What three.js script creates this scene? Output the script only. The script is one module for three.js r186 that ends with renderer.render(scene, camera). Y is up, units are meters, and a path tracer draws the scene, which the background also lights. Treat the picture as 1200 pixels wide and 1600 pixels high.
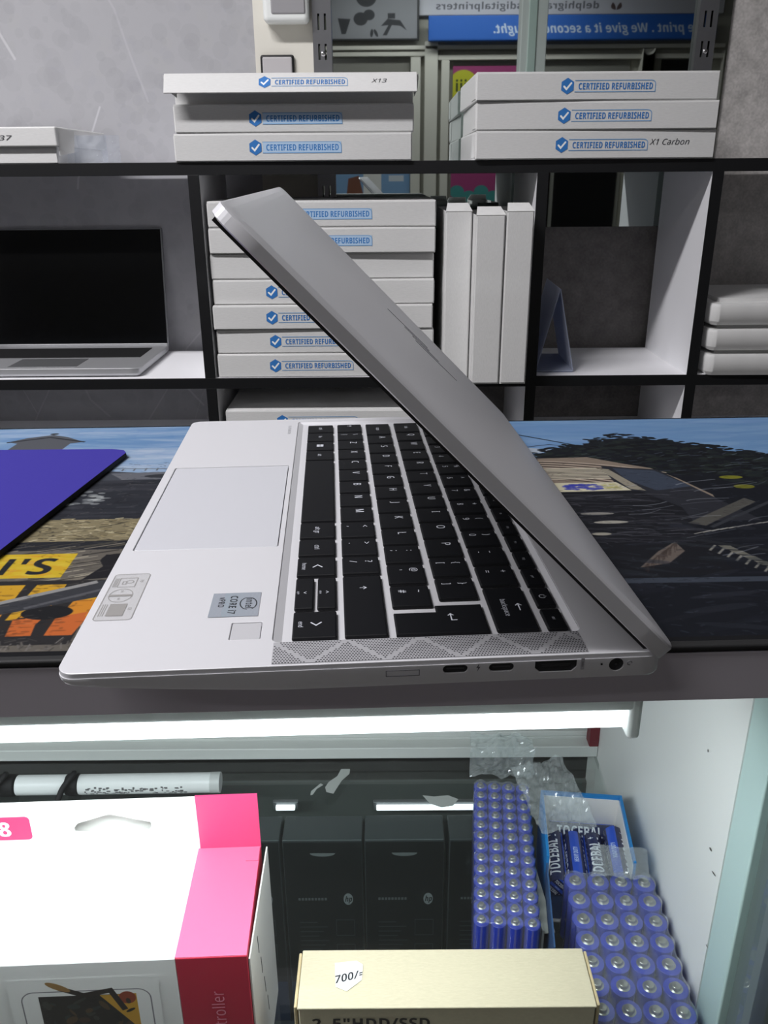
import * as THREE from 'three';
import { RoundedBoxGeometry } from 'three/addons/geometries/RoundedBoxGeometry.js';
import { RectAreaLightUniformsLib } from 'three/addons/lights/RectAreaLightUniformsLib.js';
import { mergeGeometries, mergeVertices, toCreasedNormals } from 'three/addons/utils/BufferGeometryUtils.js';
import { ImprovedNoise } from 'three/addons/math/ImprovedNoise.js';
import { Brush, Evaluator, SUBTRACTION } from 'three-bvh-csg';

// ------------------------------------------------------------------ camera, light, exposure
const scene = new THREE.Scene();
const FPX = 1304.5, PITCH = 22.008 * Math.PI / 180, ROLL = 0.0075, CY = 1.12;
const camera = new THREE.PerspectiveCamera(2 * Math.atan(800 / FPX) * 180 / Math.PI, 0.75, 0.01, 60);
camera.rotation.order = 'YXZ';
camera.position.set(0, CY, 0);
camera.rotation.set(-PITCH, 0, -ROLL);
scene.add(camera);
const renderer = new THREE.WebGLRenderer({ antialias: true });
renderer.toneMapping = THREE.LinearToneMapping;
renderer.toneMappingExposure = 1.0;
renderer.shadowMap.enabled = true;
scene.background = new THREE.Color(0x000000);
RectAreaLightUniformsLib.init();
const LIGHT = { aisle: 110, hall: 13, entrance: 22, case: 38 };

// ------------------------------------------------------------------ helpers
const R = d => d * Math.PI / 180;
let seed = 7;
const rnd = () => { seed = (seed * 1664525 + 1013904223) % 4294967296; return seed / 4294967296; };
const rr = (a, b) => a + (b - a) * rnd();
const noise = new ImprovedNoise();
const V = (x, y, z) => new THREE.Vector3(x, y, z);
// a pixel of the photograph gives a direction; depth comes from a plane that the thing touches
function dir(px, py) {
  const a = (px - 600) / FPX, b = (800 - py) / FPX, c = Math.cos(ROLL), s = Math.sin(ROLL);
  const u = a * c + b * s, v = -a * s + b * c;
  return V(u, v * Math.cos(PITCH) - Math.sin(PITCH), -(Math.cos(PITCH) + v * Math.sin(PITCH)));
}
const onZ = (px, py, z) => { const d = dir(px, py); return d.multiplyScalar(z / d.z).add(V(0, CY, 0)); };
const onH = (px, py, h) => { const d = dir(px, py); return d.multiplyScalar(h / d.y).add(V(0, CY, 0)); };
const H = h => CY + h;                                    // heights below are given from the lens

const names = {};
function numbered(n) { const k = names[n] = (names[n] ?? -1) + 1; return k ? n + '_' + String(k).padStart(3, '0') : n; }
function shade(o) { o.traverse(m => { if (m.isMesh) { m.castShadow = true; m.receiveShadow = true; } }); return o; }
function tag(o, label, category, group, kind) {
  o.userData.label = label; if (category) o.userData.category = category;
  if (group) o.userData.group = group; if (kind) o.userData.kind = kind; return o;
}
function thing(name, label, category, pos = [0, 0, 0], turn = 0, group) {
  const o = new THREE.Group(); o.name = numbered(name); o.position.set(...pos); o.rotation.y = turn;
  scene.add(o); return tag(o, label, category, group);
}
function part(name, geo, mat, parent, pos, rot, label) {
  const m = new THREE.Mesh(geo, mat); m.name = name;
  if (pos) m.position.set(...pos); if (rot) m.rotation.set(...rot);
  if (label) m.userData.label = label;
  m.castShadow = m.receiveShadow = true; parent.add(m); return m;
}
function struct(name, geo, mat, pos, label) {
  const m = part(name, geo, mat, scene, pos); m.userData.kind = 'structure'; if (label) m.userData.label = label; return m;
}
const box = (w, h, d) => new THREE.BoxGeometry(w, h, d);
const rbox = (w, h, d, r = 0.001, s = 2) => new RoundedBoxGeometry(w, h, d, s, Math.min(r, w / 2.01, h / 2.01, d / 2.01));
const boxAt = (x0, x1, y0, y1, z0, z1) => box(x1 - x0, y1 - y0, z1 - z0).translate((x0 + x1) / 2, (y0 + y1) / 2, (z0 + z1) / 2);
const rboxAt = (x0, x1, y0, y1, z0, z1, r) => rbox(x1 - x0, y1 - y0, z1 - z0, r).translate((x0 + x1) / 2, (y0 + y1) / 2, (z0 + z1) / 2);
const strip = gs => mergeGeometries(gs.map(g => { const n = g.index ? g.toNonIndexed() : g; for (const k of Object.keys(n.attributes)) if (!['position', 'normal', 'uv'].includes(k)) n.deleteAttribute(k); return n; }));

const std = (hex, roughness = 0.6, metalness = 0, extra = {}) => new THREE.MeshStandardMaterial({ color: hex, roughness, metalness, ...extra });
const phy = (hex, o) => new THREE.MeshPhysicalMaterial({ color: hex, ...o });
function canvasTex(w, h, draw, repeat) {
  const c = document.createElement('canvas'); c.width = w; c.height = h; const x = c.getContext('2d'); draw(x, w, h);
  const t = new THREE.CanvasTexture(c); t.colorSpace = THREE.SRGBColorSpace; t.magFilter = THREE.LinearFilter; t.anisotropy = 8;
  if (repeat) { t.wrapS = t.wrapT = THREE.RepeatWrapping; t.repeat.set(...repeat); }
  return t;
}
function noiseTex(n, fn, srgb) {                          // grey or coloured noise, tileable enough for small surfaces
  const d = new Uint8Array(n * n * 4);
  for (let j = 0; j < n; j++) for (let i = 0; i < n; i++) { const v = fn(i / n, j / n, i, j); const q = Array.isArray(v) ? v : [v, v, v]; d.set([...q.map(k => Math.max(0, Math.min(255, k))), 255], (j * n + i) * 4); }
  const t = new THREE.DataTexture(d, n, n, THREE.RGBAFormat); t.wrapS = t.wrapT = THREE.RepeatWrapping; t.magFilter = THREE.LinearFilter; t.minFilter = THREE.LinearMipmapLinearFilter; t.generateMipmaps = true;
  if (srgb) t.colorSpace = THREE.SRGBColorSpace; t.needsUpdate = true; return t;
}
const fbm = (x, y, z = 0, o = 4) => { let s = 0, a = 0.5; for (let i = 0; i < o; i++) { s += a * noise.noise(x, y, z + i * 7.3); x *= 2; y *= 2; a *= 0.5; } return s; };

// rings of a rounded rectangle stacked in layers: x 0..w, z 0..-d; y may depend on x
function slab(w, d, r, layers, { step = 0.006, arc = 7, crease = 0.6 } = {}) {
  const ring = ins => {
    const p = [], x0 = ins, x1 = w - ins, z0 = ins, z1 = d - ins, q = Math.max(r - ins, 0.0002);
    const nx = Math.max(2, Math.round(w / step)), nz = Math.max(2, Math.round(d / 0.05));
    const side = (ax, az, bx, bz, n) => { for (let i = 0; i < n; i++) p.push([ax + (bx - ax) * i / n, az + (bz - az) * i / n]); };
    const cor = (cx, cz, a0) => { for (let i = 0; i < arc; i++) { const a = a0 + Math.PI / 2 * i / arc; p.push([cx + q * Math.cos(a), cz + q * Math.sin(a)]); } };
    side(x0 + q, z0, x1 - q, z0, nx); cor(x1 - q, z0 + q, -Math.PI / 2); side(x1, z0 + q, x1, z1 - q, nz); cor(x1 - q, z1 - q, 0);
    side(x1 - q, z1, x0 + q, z1, nx); cor(x0 + q, z1 - q, Math.PI / 2); side(x0, z1 - q, x0, z0 + q, nz); cor(x0 + q, z0 + q, Math.PI);
    return p;
  };
  const pos = [], idx = []; let n = 0;
  layers.forEach(L => { const p = ring(L.inset || 0); n = p.length; p.forEach(([x, z]) => pos.push(x, typeof L.y === 'function' ? L.y(x) : L.y, -z)); });
  for (let k = 0; k + 1 < layers.length; k++) for (let i = 0; i < n; i++) {
    const a = k * n + i, b = k * n + (i + 1) % n, c = a + n, e = b + n; idx.push(a, b, e, a, e, c);
  }
  const cap = (k, flip) => {
    const pts = []; for (let i = 0; i < n; i++) pts.push(new THREE.Vector2(pos[(k * n + i) * 3], -pos[(k * n + i) * 3 + 2]));
    for (const f of THREE.ShapeUtils.triangulateShape(pts, [])) flip ? idx.push(k * n + f[0], k * n + f[2], k * n + f[1]) : idx.push(k * n + f[0], k * n + f[1], k * n + f[2]);
  };
  cap(0, true); cap(layers.length - 1, false);
  let g = new THREE.BufferGeometry(); g.setAttribute('position', new THREE.Float32BufferAttribute(pos, 3)); g.setIndex(idx);
  const uv = []; for (let i = 0; i < pos.length; i += 3) uv.push(pos[i], -pos[i + 2]); g.setAttribute('uv', new THREE.Float32BufferAttribute(uv, 2));
  g.computeVertexNormals(); return toCreasedNormals(g, crease);
}
function rrShape(x0, y0, x1, y1, r) {
  const s = new THREE.Shape(); s.moveTo(x0 + r, y0); s.lineTo(x1 - r, y0); s.absarc(x1 - r, y0 + r, r, -Math.PI / 2, 0); s.lineTo(x1, y1 - r); s.absarc(x1 - r, y1 - r, r, 0, Math.PI / 2);
  s.lineTo(x0 + r, y1); s.absarc(x0 + r, y1 - r, r, Math.PI / 2, Math.PI); s.lineTo(x0, y0 + r); s.absarc(x0 + r, y0 + r, r, Math.PI, 1.5 * Math.PI); return s;
}
const ext = (s, depth, bevel = 0, seg = 1, curve = 8) => new THREE.ExtrudeGeometry(s, { depth, bevelEnabled: bevel > 0, bevelSize: bevel, bevelThickness: bevel, bevelOffset: -bevel, bevelSegments: seg, curveSegments: curve });
// a flat print: plane in x,y facing +z
const print = (w, h) => new THREE.PlaneGeometry(w, h);

// ------------------------------------------------------------------ materials
const speck = noiseTex(256, (u, v) => 205 + 38 * fbm(u * 24, v * 24, 1) + 26 * (rnd() - 0.5), true);
const wallMarble = canvasTex(1024, 1024, (x, w, h) => {
  x.fillStyle = '#a9a9ad'; x.fillRect(0, 0, w, h);
  for (let i = 0; i < 5000; i++) { const g = 160 + rr(-10, 12) | 0; x.fillStyle = `rgba(${g},${g},${g + 4},.25)`; x.beginPath(); x.arc(rr(0, w), rr(0, h), rr(2, 16), 0, 7); x.fill(); }
  x.lineCap = 'round';
  for (let k = 0; k < 26; k++) { let a = rr(0, w), b = rr(0, h); const s = rnd() < 0.5 ? 1 : -1; x.strokeStyle = `rgba(226,226,230,${rr(0.15, 0.5)})`; x.lineWidth = rr(1, 4); x.beginPath(); x.moveTo(a, b); for (let i = 0; i < 5; i++) { a += s * rr(10, 38); b += rr(30, 70); x.lineTo(a, b); } x.stroke(); }
});
wallMarble.wrapS = wallMarble.wrapT = THREE.RepeatWrapping;
const paper = noiseTex(128, (u, v) => 232 + 10 * fbm(u * 40, v * 40, 3) + 8 * (rnd() - 0.5), true);
const M = {
  wallGrey: std(0xffffff, 0.55, 0, { map: wallMarble }),
  wallPlaster: std(0x8d8987, 0.85, 0, { map: speck }),
  wallPlain: std(0x9c9a98, 0.8),
  cream: std(0xd9d6cc, 0.6),
  floor: std(0x57544f, 0.5, 0, { map: speck }),
  ceiling: std(0xd8d8d6, 0.8),
  board: std(0xf0f0f3, 0.45),
  black: std(0x0b0c0f, 0.5),
  carton: std(0xf3f3f2, 0.75, 0, { map: paper }),
  silver: std(0xb9babd, 0.42, 0.55),
  silverDark: std(0x8a8b8e, 0.4, 0.7),
  key: null,
  rubber: std(0x0d0d0f, 0.7),
  mirror: std(0xc9d2cf, 0.015, 1),
  steel: std(0x8b8c8f, 0.35, 0.9),
  chrome: std(0xd8d8da, 0.18, 1),
  glass: phy(0xfafdfc, { transmission: 1, roughness: 0.01, thickness: 0, ior: 1.5 }),
  film: phy(0xf2f5fa, { transmission: 0.9, roughness: 0.06, clearcoat: 1, clearcoatRoughness: 0.04, thickness: 0, ior: 1.45, side: THREE.DoubleSide }),
  filmClear: phy(0xeef4f4, { transmission: 0.78, roughness: 0.1, clearcoat: 1, clearcoatRoughness: 0.05, thickness: 0, ior: 1.45, side: THREE.DoubleSide }),
  whiteBox: std(0xf6f5f3, 0.5),
  tube: std(0xffffff, 0.4, 0, { emissive: 0xf4faff, emissiveIntensity: 3 }),
  tubeDim: std(0xffffff, 0.4, 0, { emissive: 0xf4faff, emissiveIntensity: 1.6 }),
  whitePlastic: std(0xe9ecea, 0.35),
};

// ------------------------------------------------------------------ the room
const ZB = -1.545;                                        // face of the back wall
struct('floor', boxAt(-3.6, 3.6, -0.1, 0, -1.75, 5.3), M.floor, null, 'grey speckled floor');
struct('ceiling', boxAt(-3.6, 3.6, 2.75, 2.85, -1.75, 5.3), M.ceiling, null, 'off white ceiling');
struct('wall_left', boxAt(-3.7, -3.5, 0, 2.75, -1.75, 5.3), M.wallPlain);
struct('wall_right', boxAt(3.5, 3.7, 0, 2.75, -1.75, 5.3), M.wallPlain);
{
  const g = boxAt(-3.5, -0.204, 0, 2.75, -1.75, ZB); const p = g.attributes.position, u = g.attributes.uv;
  for (let i = 0; i < p.count; i++) u.setXY(i, p.getX(i) / 1.1 + 0.1, p.getY(i) / 1.1);
  struct('wall_back', g, M.wallGrey, null, 'grey marbled wall panel with faint zigzag veins');
  const metric = b => { const p = b.attributes.position, u = b.attributes.uv; for (let i = 0; i < p.count; i++) u.setXY(i, p.getX(i) * 1.6, p.getY(i) * 1.6); return b; };
  struct('wall_back_centre', metric(boxAt(-0.204, 0.565, 0, 2.75, -1.75, ZB)), M.wallPlaster, null, 'grey speckled plaster wall');
  const q = metric(boxAt(0.565, 3.5, 0, 2.75, -1.75, ZB)); struct('wall_back_right', q, std(0xdedad7, 0.85, 0, { map: speck }), null, 'grey plaster wall beside the mirror');
  struct('trim_1', boxAt(-0.204, -0.108, H(-0.085), 2.75, ZB, ZB + 0.006), M.cream, null, 'cream wall strip beside the mirror');
}
{ // ceiling lamps: over the aisle between counter and shelf, and in the hall behind
  const lamp = (x, y, z, w, power, label, d = 0.06) => {
    const o = thing('ceiling_lamp', label, 'lamp', [x, y, z], 0, 'ceiling tube lamps');
    part('housing', rbox(w + 0.04, 0.03, d + 0.03, 0.006), M.whitePlastic, o, [0, 0.017, 0]);
    part('diffuser', rbox(w, 0.012, d, 0.005), new THREE.MeshStandardMaterial({ color: 0xffffff, emissive: 0xfcfafc, emissiveIntensity: 4 }), o, [0, -0.004, 0]);
    const l = new THREE.RectAreaLight(0xfcfafc, power, w, d); l.position.set(0, -0.012, 0); l.rotation.x = -Math.PI / 2; o.add(l);
  };
  lamp(-1.12, 2.70, -0.14, 1.2, LIGHT.aisle, 'white ceiling tube lamp above the aisle behind the counter', 0.16);
  lamp(0.6, 2.70, 4.3, 1.8, LIGHT.hall, 'white ceiling tube lamp in the hall facing the shop', 0.2);
  lamp(-2.0, 2.70, 1.6, 1.2, LIGHT.entrance, 'white ceiling tube lamp near the shop entrance', 0.1);
}

// ------------------------------------------------------------------ mirror, uprights, fittings on the back wall
{
  const o = thing('wall_mirror', 'large frameless mirror fixed to the wall behind the shelf', 'mirror', [0.2285, H(-0.087), ZB]);
  part('mirror_glass', boxAt(-0.336, 0.336, 0, 1.4, 0, 0.005), M.mirror, o);
}
function upright(x, label) {
  const o = thing('slotted_upright', label, 'upright', [x, H(-0.4), ZB + 0.005]);
  const s = new THREE.Shape(); s.moveTo(-0.015, 0); s.lineTo(0.015, 0); s.lineTo(0.015, 1.5); s.lineTo(-0.015, 1.5); s.closePath();
  for (let k = 0; k < 35; k++) for (const sx of [-0.0052, 0.0052]) {
    const y = 0.02 + k * 0.0425, h = new THREE.Path(); h.moveTo(sx - 0.0017, y); h.lineTo(sx + 0.0017, y); h.lineTo(sx + 0.0017, y + 0.023); h.lineTo(sx - 0.0017, y + 0.023); h.closePath(); s.holes.push(h);
  }
  part('channel_face', ext(s, 0.0015).translate(0, 0, 0.0115), M.steel, o);
  for (const sx of [-1, 1]) part('channel_side', box(0.0015, 1.5, 0.012), M.steel, o, [sx * 0.0143, 0.75, 0.006]);
  for (const y of [0.581, 1.0, 0.2]) {
    const c = new THREE.LatheGeometry([[0.0001, 0.0022], [0.002, 0.0022], [0.0035, 0.0014], [0.0042, 0], [0.0042, -0.0004]].map(a => new THREE.Vector2(...a)), 14); c.rotateX(Math.PI / 2);
    part('screw', c, M.chrome, o, [0.001, y, 0.0132]);
  }
}
upright(-0.0935, 'grey slotted steel upright between the cream wall strip and mirror');
upright(0.523, 'grey slotted steel upright along the mirror beside the grey plaster wall');
{ // cream strip fittings
  const a = onZ(407, 88, ZB + 0.006), b = onZ(460, 88, ZB + 0.006);
  const o = thing('wall_switch', 'small white wall switch with dark border above the open box lid', 'switch', [(a.x + b.x) / 2, a.y - 0.026, ZB + 0.006]);
  part('switch_frame', rbox(0.055, 0.055, 0.008, 0.004), M.black, o, [0, 0, 0.004]);
  part('switch_plate', rbox(0.049, 0.049, 0.006, 0.003), std(0xb9b6b8, 0.35), o, [0, 0, 0.0062]);
  const p = onZ(415, 40, ZB + 0.006);
  const q = thing('wall_socket', 'white moulded socket box with grey cover on the cream wall strip', 'socket', [p.x + 0.036, p.y, ZB + 0.006]);
  part('socket_body', rbox(0.072, 0.12, 0.03, 0.008, 4), M.whitePlastic, q, [0, 0.06, 0.015]);
  part('socket_cover', rbox(0.054, 0.1, 0.006, 0.005, 3), std(0x9b9a9d, 0.25), q, [0.004, 0.061, 0.029]);
}

// ------------------------------------------------------------------ shelf unit behind the counter
const ZS = -1.3, DS = 0.2255;
{
  const o = thing('display_shelf', 'white shelf unit with black front edges behind the counter', 'shelf', [0, 0, ZS]);
  const panel = (name, x0, x1, h0, h1) => {
    const b = part(name, boxAt(x0, x1, H(h0), H(h1), -DS, -0.0016), M.board, o);
    part('edge_band', rboxAt(x0 - 0.0003, x1 + 0.0003, H(h0) - 0.0003, H(h1) + 0.0003, -0.0018, 0, 0.0006), M.black, b, null, null, 'black edge banding');
  };
  panel('shelf_board', -1.1, 1.05, 0.0012, 0.0180);
  panel('shelf_board', -1.1, 1.05, -0.3125, -0.2962);
  panel('shelf_board', -1.1, 1.05, -0.442, -0.4255);
  panel('shelf_board', -1.1, 1.05, -1.02, -1.0);
  for (const x of [-0.272, 0.2337, 0.487, -0.8, 0.9]) { panel('divider', x - 0.008, x + 0.008, -0.2962, 0.0012); panel('divider', x - 0.008, x + 0.008, -0.4255, -0.3125); panel('divider', x - 0.008, x + 0.008, -1.0, -0.442); }
}

// ------------------------------------------------------------------ laptop cartons
function drawBadge(x, s = 1, tint = 1) {                  // hexagon with a tick, then the framed words
  x.fillStyle = '#2f79c4'; x.beginPath(); for (let i = 0; i < 6; i++) { const a = Math.PI / 6 + i * Math.PI / 3; x.lineTo(50 + 44 * Math.cos(a), 50 + 46 * Math.sin(a)); } x.fill();
  x.strokeStyle = '#fff'; x.lineWidth = 11; x.lineCap = 'round'; x.beginPath(); x.moveTo(29, 52); x.lineTo(44, 67); x.lineTo(72, 34); x.stroke();
  x.strokeStyle = '#6fa6dc'; x.lineWidth = 4; x.beginPath(); x.moveTo(96, 19); x.lineTo(560, 19); x.quadraticCurveTo(592, 19, 592, 44); x.lineTo(592, 82); x.lineTo(96, 82); x.stroke();
  x.fillStyle = '#2f79c4'; x.font = 'bold 50px sans-serif'; x.textBaseline = 'middle'; x.save(); x.translate(116, 52); x.scale(462 / x.measureText('CERTIFIED REFURBISHED').width, 1); x.fillText('CERTIFIED REFURBISHED', 0, 0); x.restore();
}
const badgeTex = canvasTex(600, 100, (x, w, h) => { x.clearRect(0, 0, w, h); drawBadge(x); });
const badgeBlueTex = canvasTex(600, 100, (x, w, h) => { x.clearRect(0, 0, w, h); x.fillStyle = '#b9d3ee'; x.fillRect(96, 18, 496, 66); drawBadge(x); });
const badgeMat = std(0xffffff, 0.7, 0, { map: badgeTex, transparent: true }), badgeBlueMat = std(0xffffff, 0.7, 0, { map: badgeBlueTex, transparent: true });
const scrawl = (t, w = 400) => std(0xffffff, 0.75, 0, { transparent: true, map: canvasTex(w, 100, (x, ww, h) => { x.clearRect(0, 0, ww, h); x.fillStyle = '#2a2c33'; x.font = 'italic 62px sans-serif'; x.textBaseline = 'middle'; x.fillText(t, 12, 54); }) });
// mailer carton: origin at the middle of its lower front edge; front flap tucked in front of the tray
function carton(label, group, w, h, d, pos, turn = 0, o = {}) {
  const b = thing('laptop_carton', label, 'carton', pos, turn, group);
  part('tray', rboxAt(-w / 2, w / 2, 0, h - 0.0012, -d, -0.0016, 0.0012), M.carton, b);
  const lid = part('lid', rboxAt(-w / 2 + 0.0004, w / 2 - 0.0004, h - 0.0022, h, -d, -0.0006, 0.0009), M.carton, b);
  const flap = part('front_flap', rboxAt(-w / 2 + 0.001, w / 2 - 0.001, 0.0012, h - 0.0016, -0.0022, 0, 0.0008), M.carton, b);
  for (const s of [-1, 1]) part('ear', rboxAt(s * w / 2 - 0.0009, s * w / 2 + 0.0004, 0.003, h - 0.003, -0.05, -0.004, 0.0004), M.carton, b);
  if (o.badge !== null) part('printed_badge', print(0.135, 0.0225), o.blue ? badgeBlueMat : badgeMat, flap, [o.badge ?? 0.01, h / 2, 0.0004], [0, 0, o.tilt || 0], 'blue tick and CERTIFIED REFURBISHED print');
  if (o.text) part('handwriting', print(0.012 * o.text.length * 0.72, 0.017), scrawl(o.text, 42 * o.text.length + 20), flap, [o.tx, h / 2 + (o.ty || 0), 0.0004], null, 'handwritten pen note');
  if (o.sideLabel) part('side_label', print(0.018, h * 0.7), std(0x2b59a8, 0.6), b, [-w / 2 - 0.0006, h / 2, -0.03], [0, -Math.PI / 2, 0], 'narrow blue sticker');
  return b;
}
const top = H(0.0180) + 0.0004;
// right stack on the top board
carton('white carton with handwritten X1 Carbon note, lowest of the right stack on top board', 'cartons on the top board', 0.341, 0.0375, 0.225, [0.3045, top, ZS + 0.006], R(0.4), { badge: 0.008, text: 'X1 Carbon', tx: 0.113, ty: 0.004, sideLabel: 1 });
carton('white carton on top of the X1 Carbon carton, middle of its stack', 'cartons on the top board', 0.339, 0.0368, 0.225, [0.3030, top + 0.0379, ZS + 0.008], R(-0.5), { badge: 0.010, sideLabel: 1 });
carton('white carton topmost of the stack beside the right slotted upright', 'cartons on the top board', 0.337, 0.0362, 0.225, [0.3005, top + 0.0751, ZS + 0.009], R(0.6), { badge: 0.014, sideLabel: 1 });
// left stack on the top board
carton('white carton lowest of the stack under the open lid carton', 'cartons on the top board', 0.338, 0.037, 0.225, [-0.1255, top, ZS + 0.005], R(-0.3), { badge: 0.003, blue: 1 });
carton('white carton second in the stack directly beneath the open lid carton', 'cartons on the top board', 0.337, 0.037, 0.225, [-0.1225, top + 0.0374, ZS + 0.004], R(0.3), { badge: 0.002, blue: 1 });
{ // third one lies with its lid loose: a sloped front lip over a dark gap
  const b = thing('laptop_carton', 'white carton with loose overhanging lid, topmost of the stack beside the switch', 'carton', [-0.1265, top + 0.0748, ZS - 0.004], R(0.2), 'cartons on the top board');
  part('tray', rboxAt(-0.165, 0.172, 0, 0.031, -0.22, -0.012, 0.001), M.carton, b);
  const lid = part('lid', rboxAt(-0.17, 0.176, 0.0345, 0.0375, -0.222, 0.022, 0.0012), M.carton, b, [0, -0.0008, 0]);
  const lip = part('front_flap', rboxAt(-0.17, 0.176, -0.0012, 0.0012, 0, 0.027, 0.0008), M.carton, b, [0, 0.0352, 0.021], [R(62), 0, 0]);
  part('printed_badge', print(0.125, 0.0185), badgeMat, lip, [0.02, 0.0016, 0.0125], [-Math.PI / 2, 0, 0], 'blue tick and CERTIFIED REFURBISHED print');
  part('handwriting', print(0.03, 0.012), scrawl('X13', 150), lip, [0.126, 0.0016, 0.011], [-Math.PI / 2, 0, 0], 'faint handwritten pen note');
  for (const s of [-1, 1]) { const g = new THREE.Shape(); g.moveTo(0, 0); g.lineTo(0.028, -0.002); g.lineTo(0.024, -0.026); g.lineTo(0.006, -0.018); part('ear', ext(g, 0.001), M.carton, b, [0.003 + s * 0.1745, 0.0345, 0.022], [0, s > 0 ? Math.PI / 2 + 0.2 : Math.PI / 2 - 0.5, 0]); }
}
{ // lidded carton at the left end of the top board
  const b = thing('laptop_carton', 'white carton with shallow raised lid at the end of top board by marbled wall', 'carton', [-0.63, top, ZS + 0.006], R(-1), 'cartons on the top board');
  part('tray', rboxAt(-0.17, 0.166, 0, 0.022, -0.21, -0.008, 0.001), M.carton, b);
  part('lid', rboxAt(-0.175, 0.172, 0.0215, 0.0475, -0.215, 0, 0.0025), M.carton, b);
  part('handwriting', print(0.03, 0.014), scrawl('37', 110), b, [0.1, 0.034, 0.0006], null, 'faint handwritten pen note');
  const s = new THREE.Shape(); s.moveTo(0, 0.046); s.lineTo(0.03, 0.042); s.lineTo(0.026, 0.014); s.lineTo(0, 0.01);
  part('ear', ext(s, 0.001), M.carton, b, [0.171, 0, -0.006], [0, R(60), 0]);
  const bag = thing('plastic_sleeve', 'clear folded plastic sleeve beside the white lidded carton', 'plastic sleeve', [-0.435, top, ZS - 0.03]);
  const g = new THREE.PlaneGeometry(0.075, 0.038, 24, 12), p = g.attributes.position;
  for (let i = 0; i < p.count; i++) { const x = p.getX(i), y = p.getY(i); p.setZ(i, 0.012 * Math.sin(x * 60) + 0.006 * noise.noise(x * 80, y * 80, 2)); }
  g.translate(0, 0.019, 0); g.computeVertexNormals();
  part('front_sheet', g, M.film, bag); part('rear_sheet', g, M.film, bag, [0.01, 0, -0.03]);
}
// middle cell: seven lying cartons
{
  const fl = H(-0.2962) + 0.0004, words = ['lowest', 'second from the bottom', 'third from the bottom', 'middle', 'third from the top', 'second from the top', 'topmost'];
  const dx = [-0.0905, -0.0895, -0.0915, -0.0895, -0.0905, -0.089, -0.0885], bad = [-0.022, -0.021, -0.022, -0.023, -0.02, 0.0085, 0.008];
  for (let k = 0; k < 7; k++) carton(`white carton lying in the middle cell, ${words[k]} of the stack of seven`, 'cartons lying in the middle cell', 0.337, 0.0366, 0.22, [dx[k], fl + k * 0.0374, ZS - 0.004 + [0, -0.002, 0.002, -0.003, -0.006, 0.001, -0.001][k]], R([0.2, -0.3, 0.3, -0.2, 0.6, -0.2, 0.2][k]), { badge: bad[k], blue: k > 3 ? 1 : 0, tilt: 0 });
  // three cartons standing on edge
  const standing = (px, pb, ptop, w, label, tz, lean) => {
    const f0 = onH(px, pb, -0.2962), z = Math.min(f0.z, -1.245), t = onZ(px, ptop, z), h = t.y - H(-0.2962) - 0.0008;
    const b = thing('standing_carton', label, 'carton', [onZ(px, pb, z).x, H(-0.2962) + 0.0006, z], 0, 'cartons standing on edge in the middle cell'); 
    const e = 0.0014;                                      // hollow tray, open at the top
    part('tray', strip([boxAt(-w / 2, w / 2, 0, e, -0.2, -0.0016), boxAt(-w / 2, -w / 2 + e, e, h, -0.2, -0.0016), boxAt(w / 2 - e, w / 2, e, h, -0.2, -0.0016), boxAt(-w / 2 + e, w / 2 - e, e, h, -0.0032, -0.0016), boxAt(-w / 2 + e, w / 2 - e, e, h, -0.2, -0.1984)]), M.carton, b);
    part('front_flap', rboxAt(-w / 2 + 0.0012, w / 2 - 0.0012, 0.002, h - 0.001, -0.002, 0, 0.0008), M.carton, b);
    const s = new THREE.Shape(); s.moveTo(-w / 2, 0); s.lineTo(w / 2, 0); s.lineTo(w / 2 - 0.004, 0.03); s.lineTo(-w / 2 + 0.004, 0.03);
    part('top_flap', ext(s, 0.001), M.carton, b, [0, h - 0.0006, 0], [R(-70), 0, 0]);
  };
  standing(711, 592, 330, 0.0385, 'white carton standing on edge next to the stack of seven', 0, 0);
  standing(757, 607, 336, 0.0415, 'white carton standing on edge between two other standing cartons', 0.014, 0);
  standing(800, 607, 330, 0.0385, 'white carton standing on edge next to the empty cell divider', 0.018, R(-0.2));
}
// lower row: one carton below the middle cell
carton('white carton under another one in the cell below the stack of seven', 'cartons on the lower board', 0.335, 0.0366, 0.2, [-0.089, H(-0.4255) + 0.0004, ZS - 0.01], 0, { badge: 0.0 });
carton('white carton on top in the cell below the stack of seven', 'cartons on the lower board', 0.335, 0.0366, 0.2, [-0.087, H(-0.4255) + 0.0378, ZS - 0.01], 0, { badge: -0.02 });
{ // right end cell: three white lids
  const fl = H(-0.2962) + 0.0004;
  ['lowest', 'middle one', 'topmost'].forEach((wd, k) => {
    const b = thing('carton_lid', `white shallow carton lid in the end cell, ${wd} of three`, 'carton lid', [0.66, fl + k * 0.0385, ZS + 0.01 - k * 0.004], R(k - 1), 'carton lids in the end cell');
    part('lid_shell', slab(0.31, 0.2, 0.012, [{ y: 0, inset: 0.004 }, { y: 0.006, inset: 0 }, { y: 0.028, inset: 0 }, { y: 0.032, inset: 0.002 }]).translate(-0.155, 0, 0), M.carton, b);
    part('inner_tray', boxAt(-0.138, 0.138, 0.032, 0.0378, -0.19, -0.022), M.carton, b);
  });
}
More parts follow.
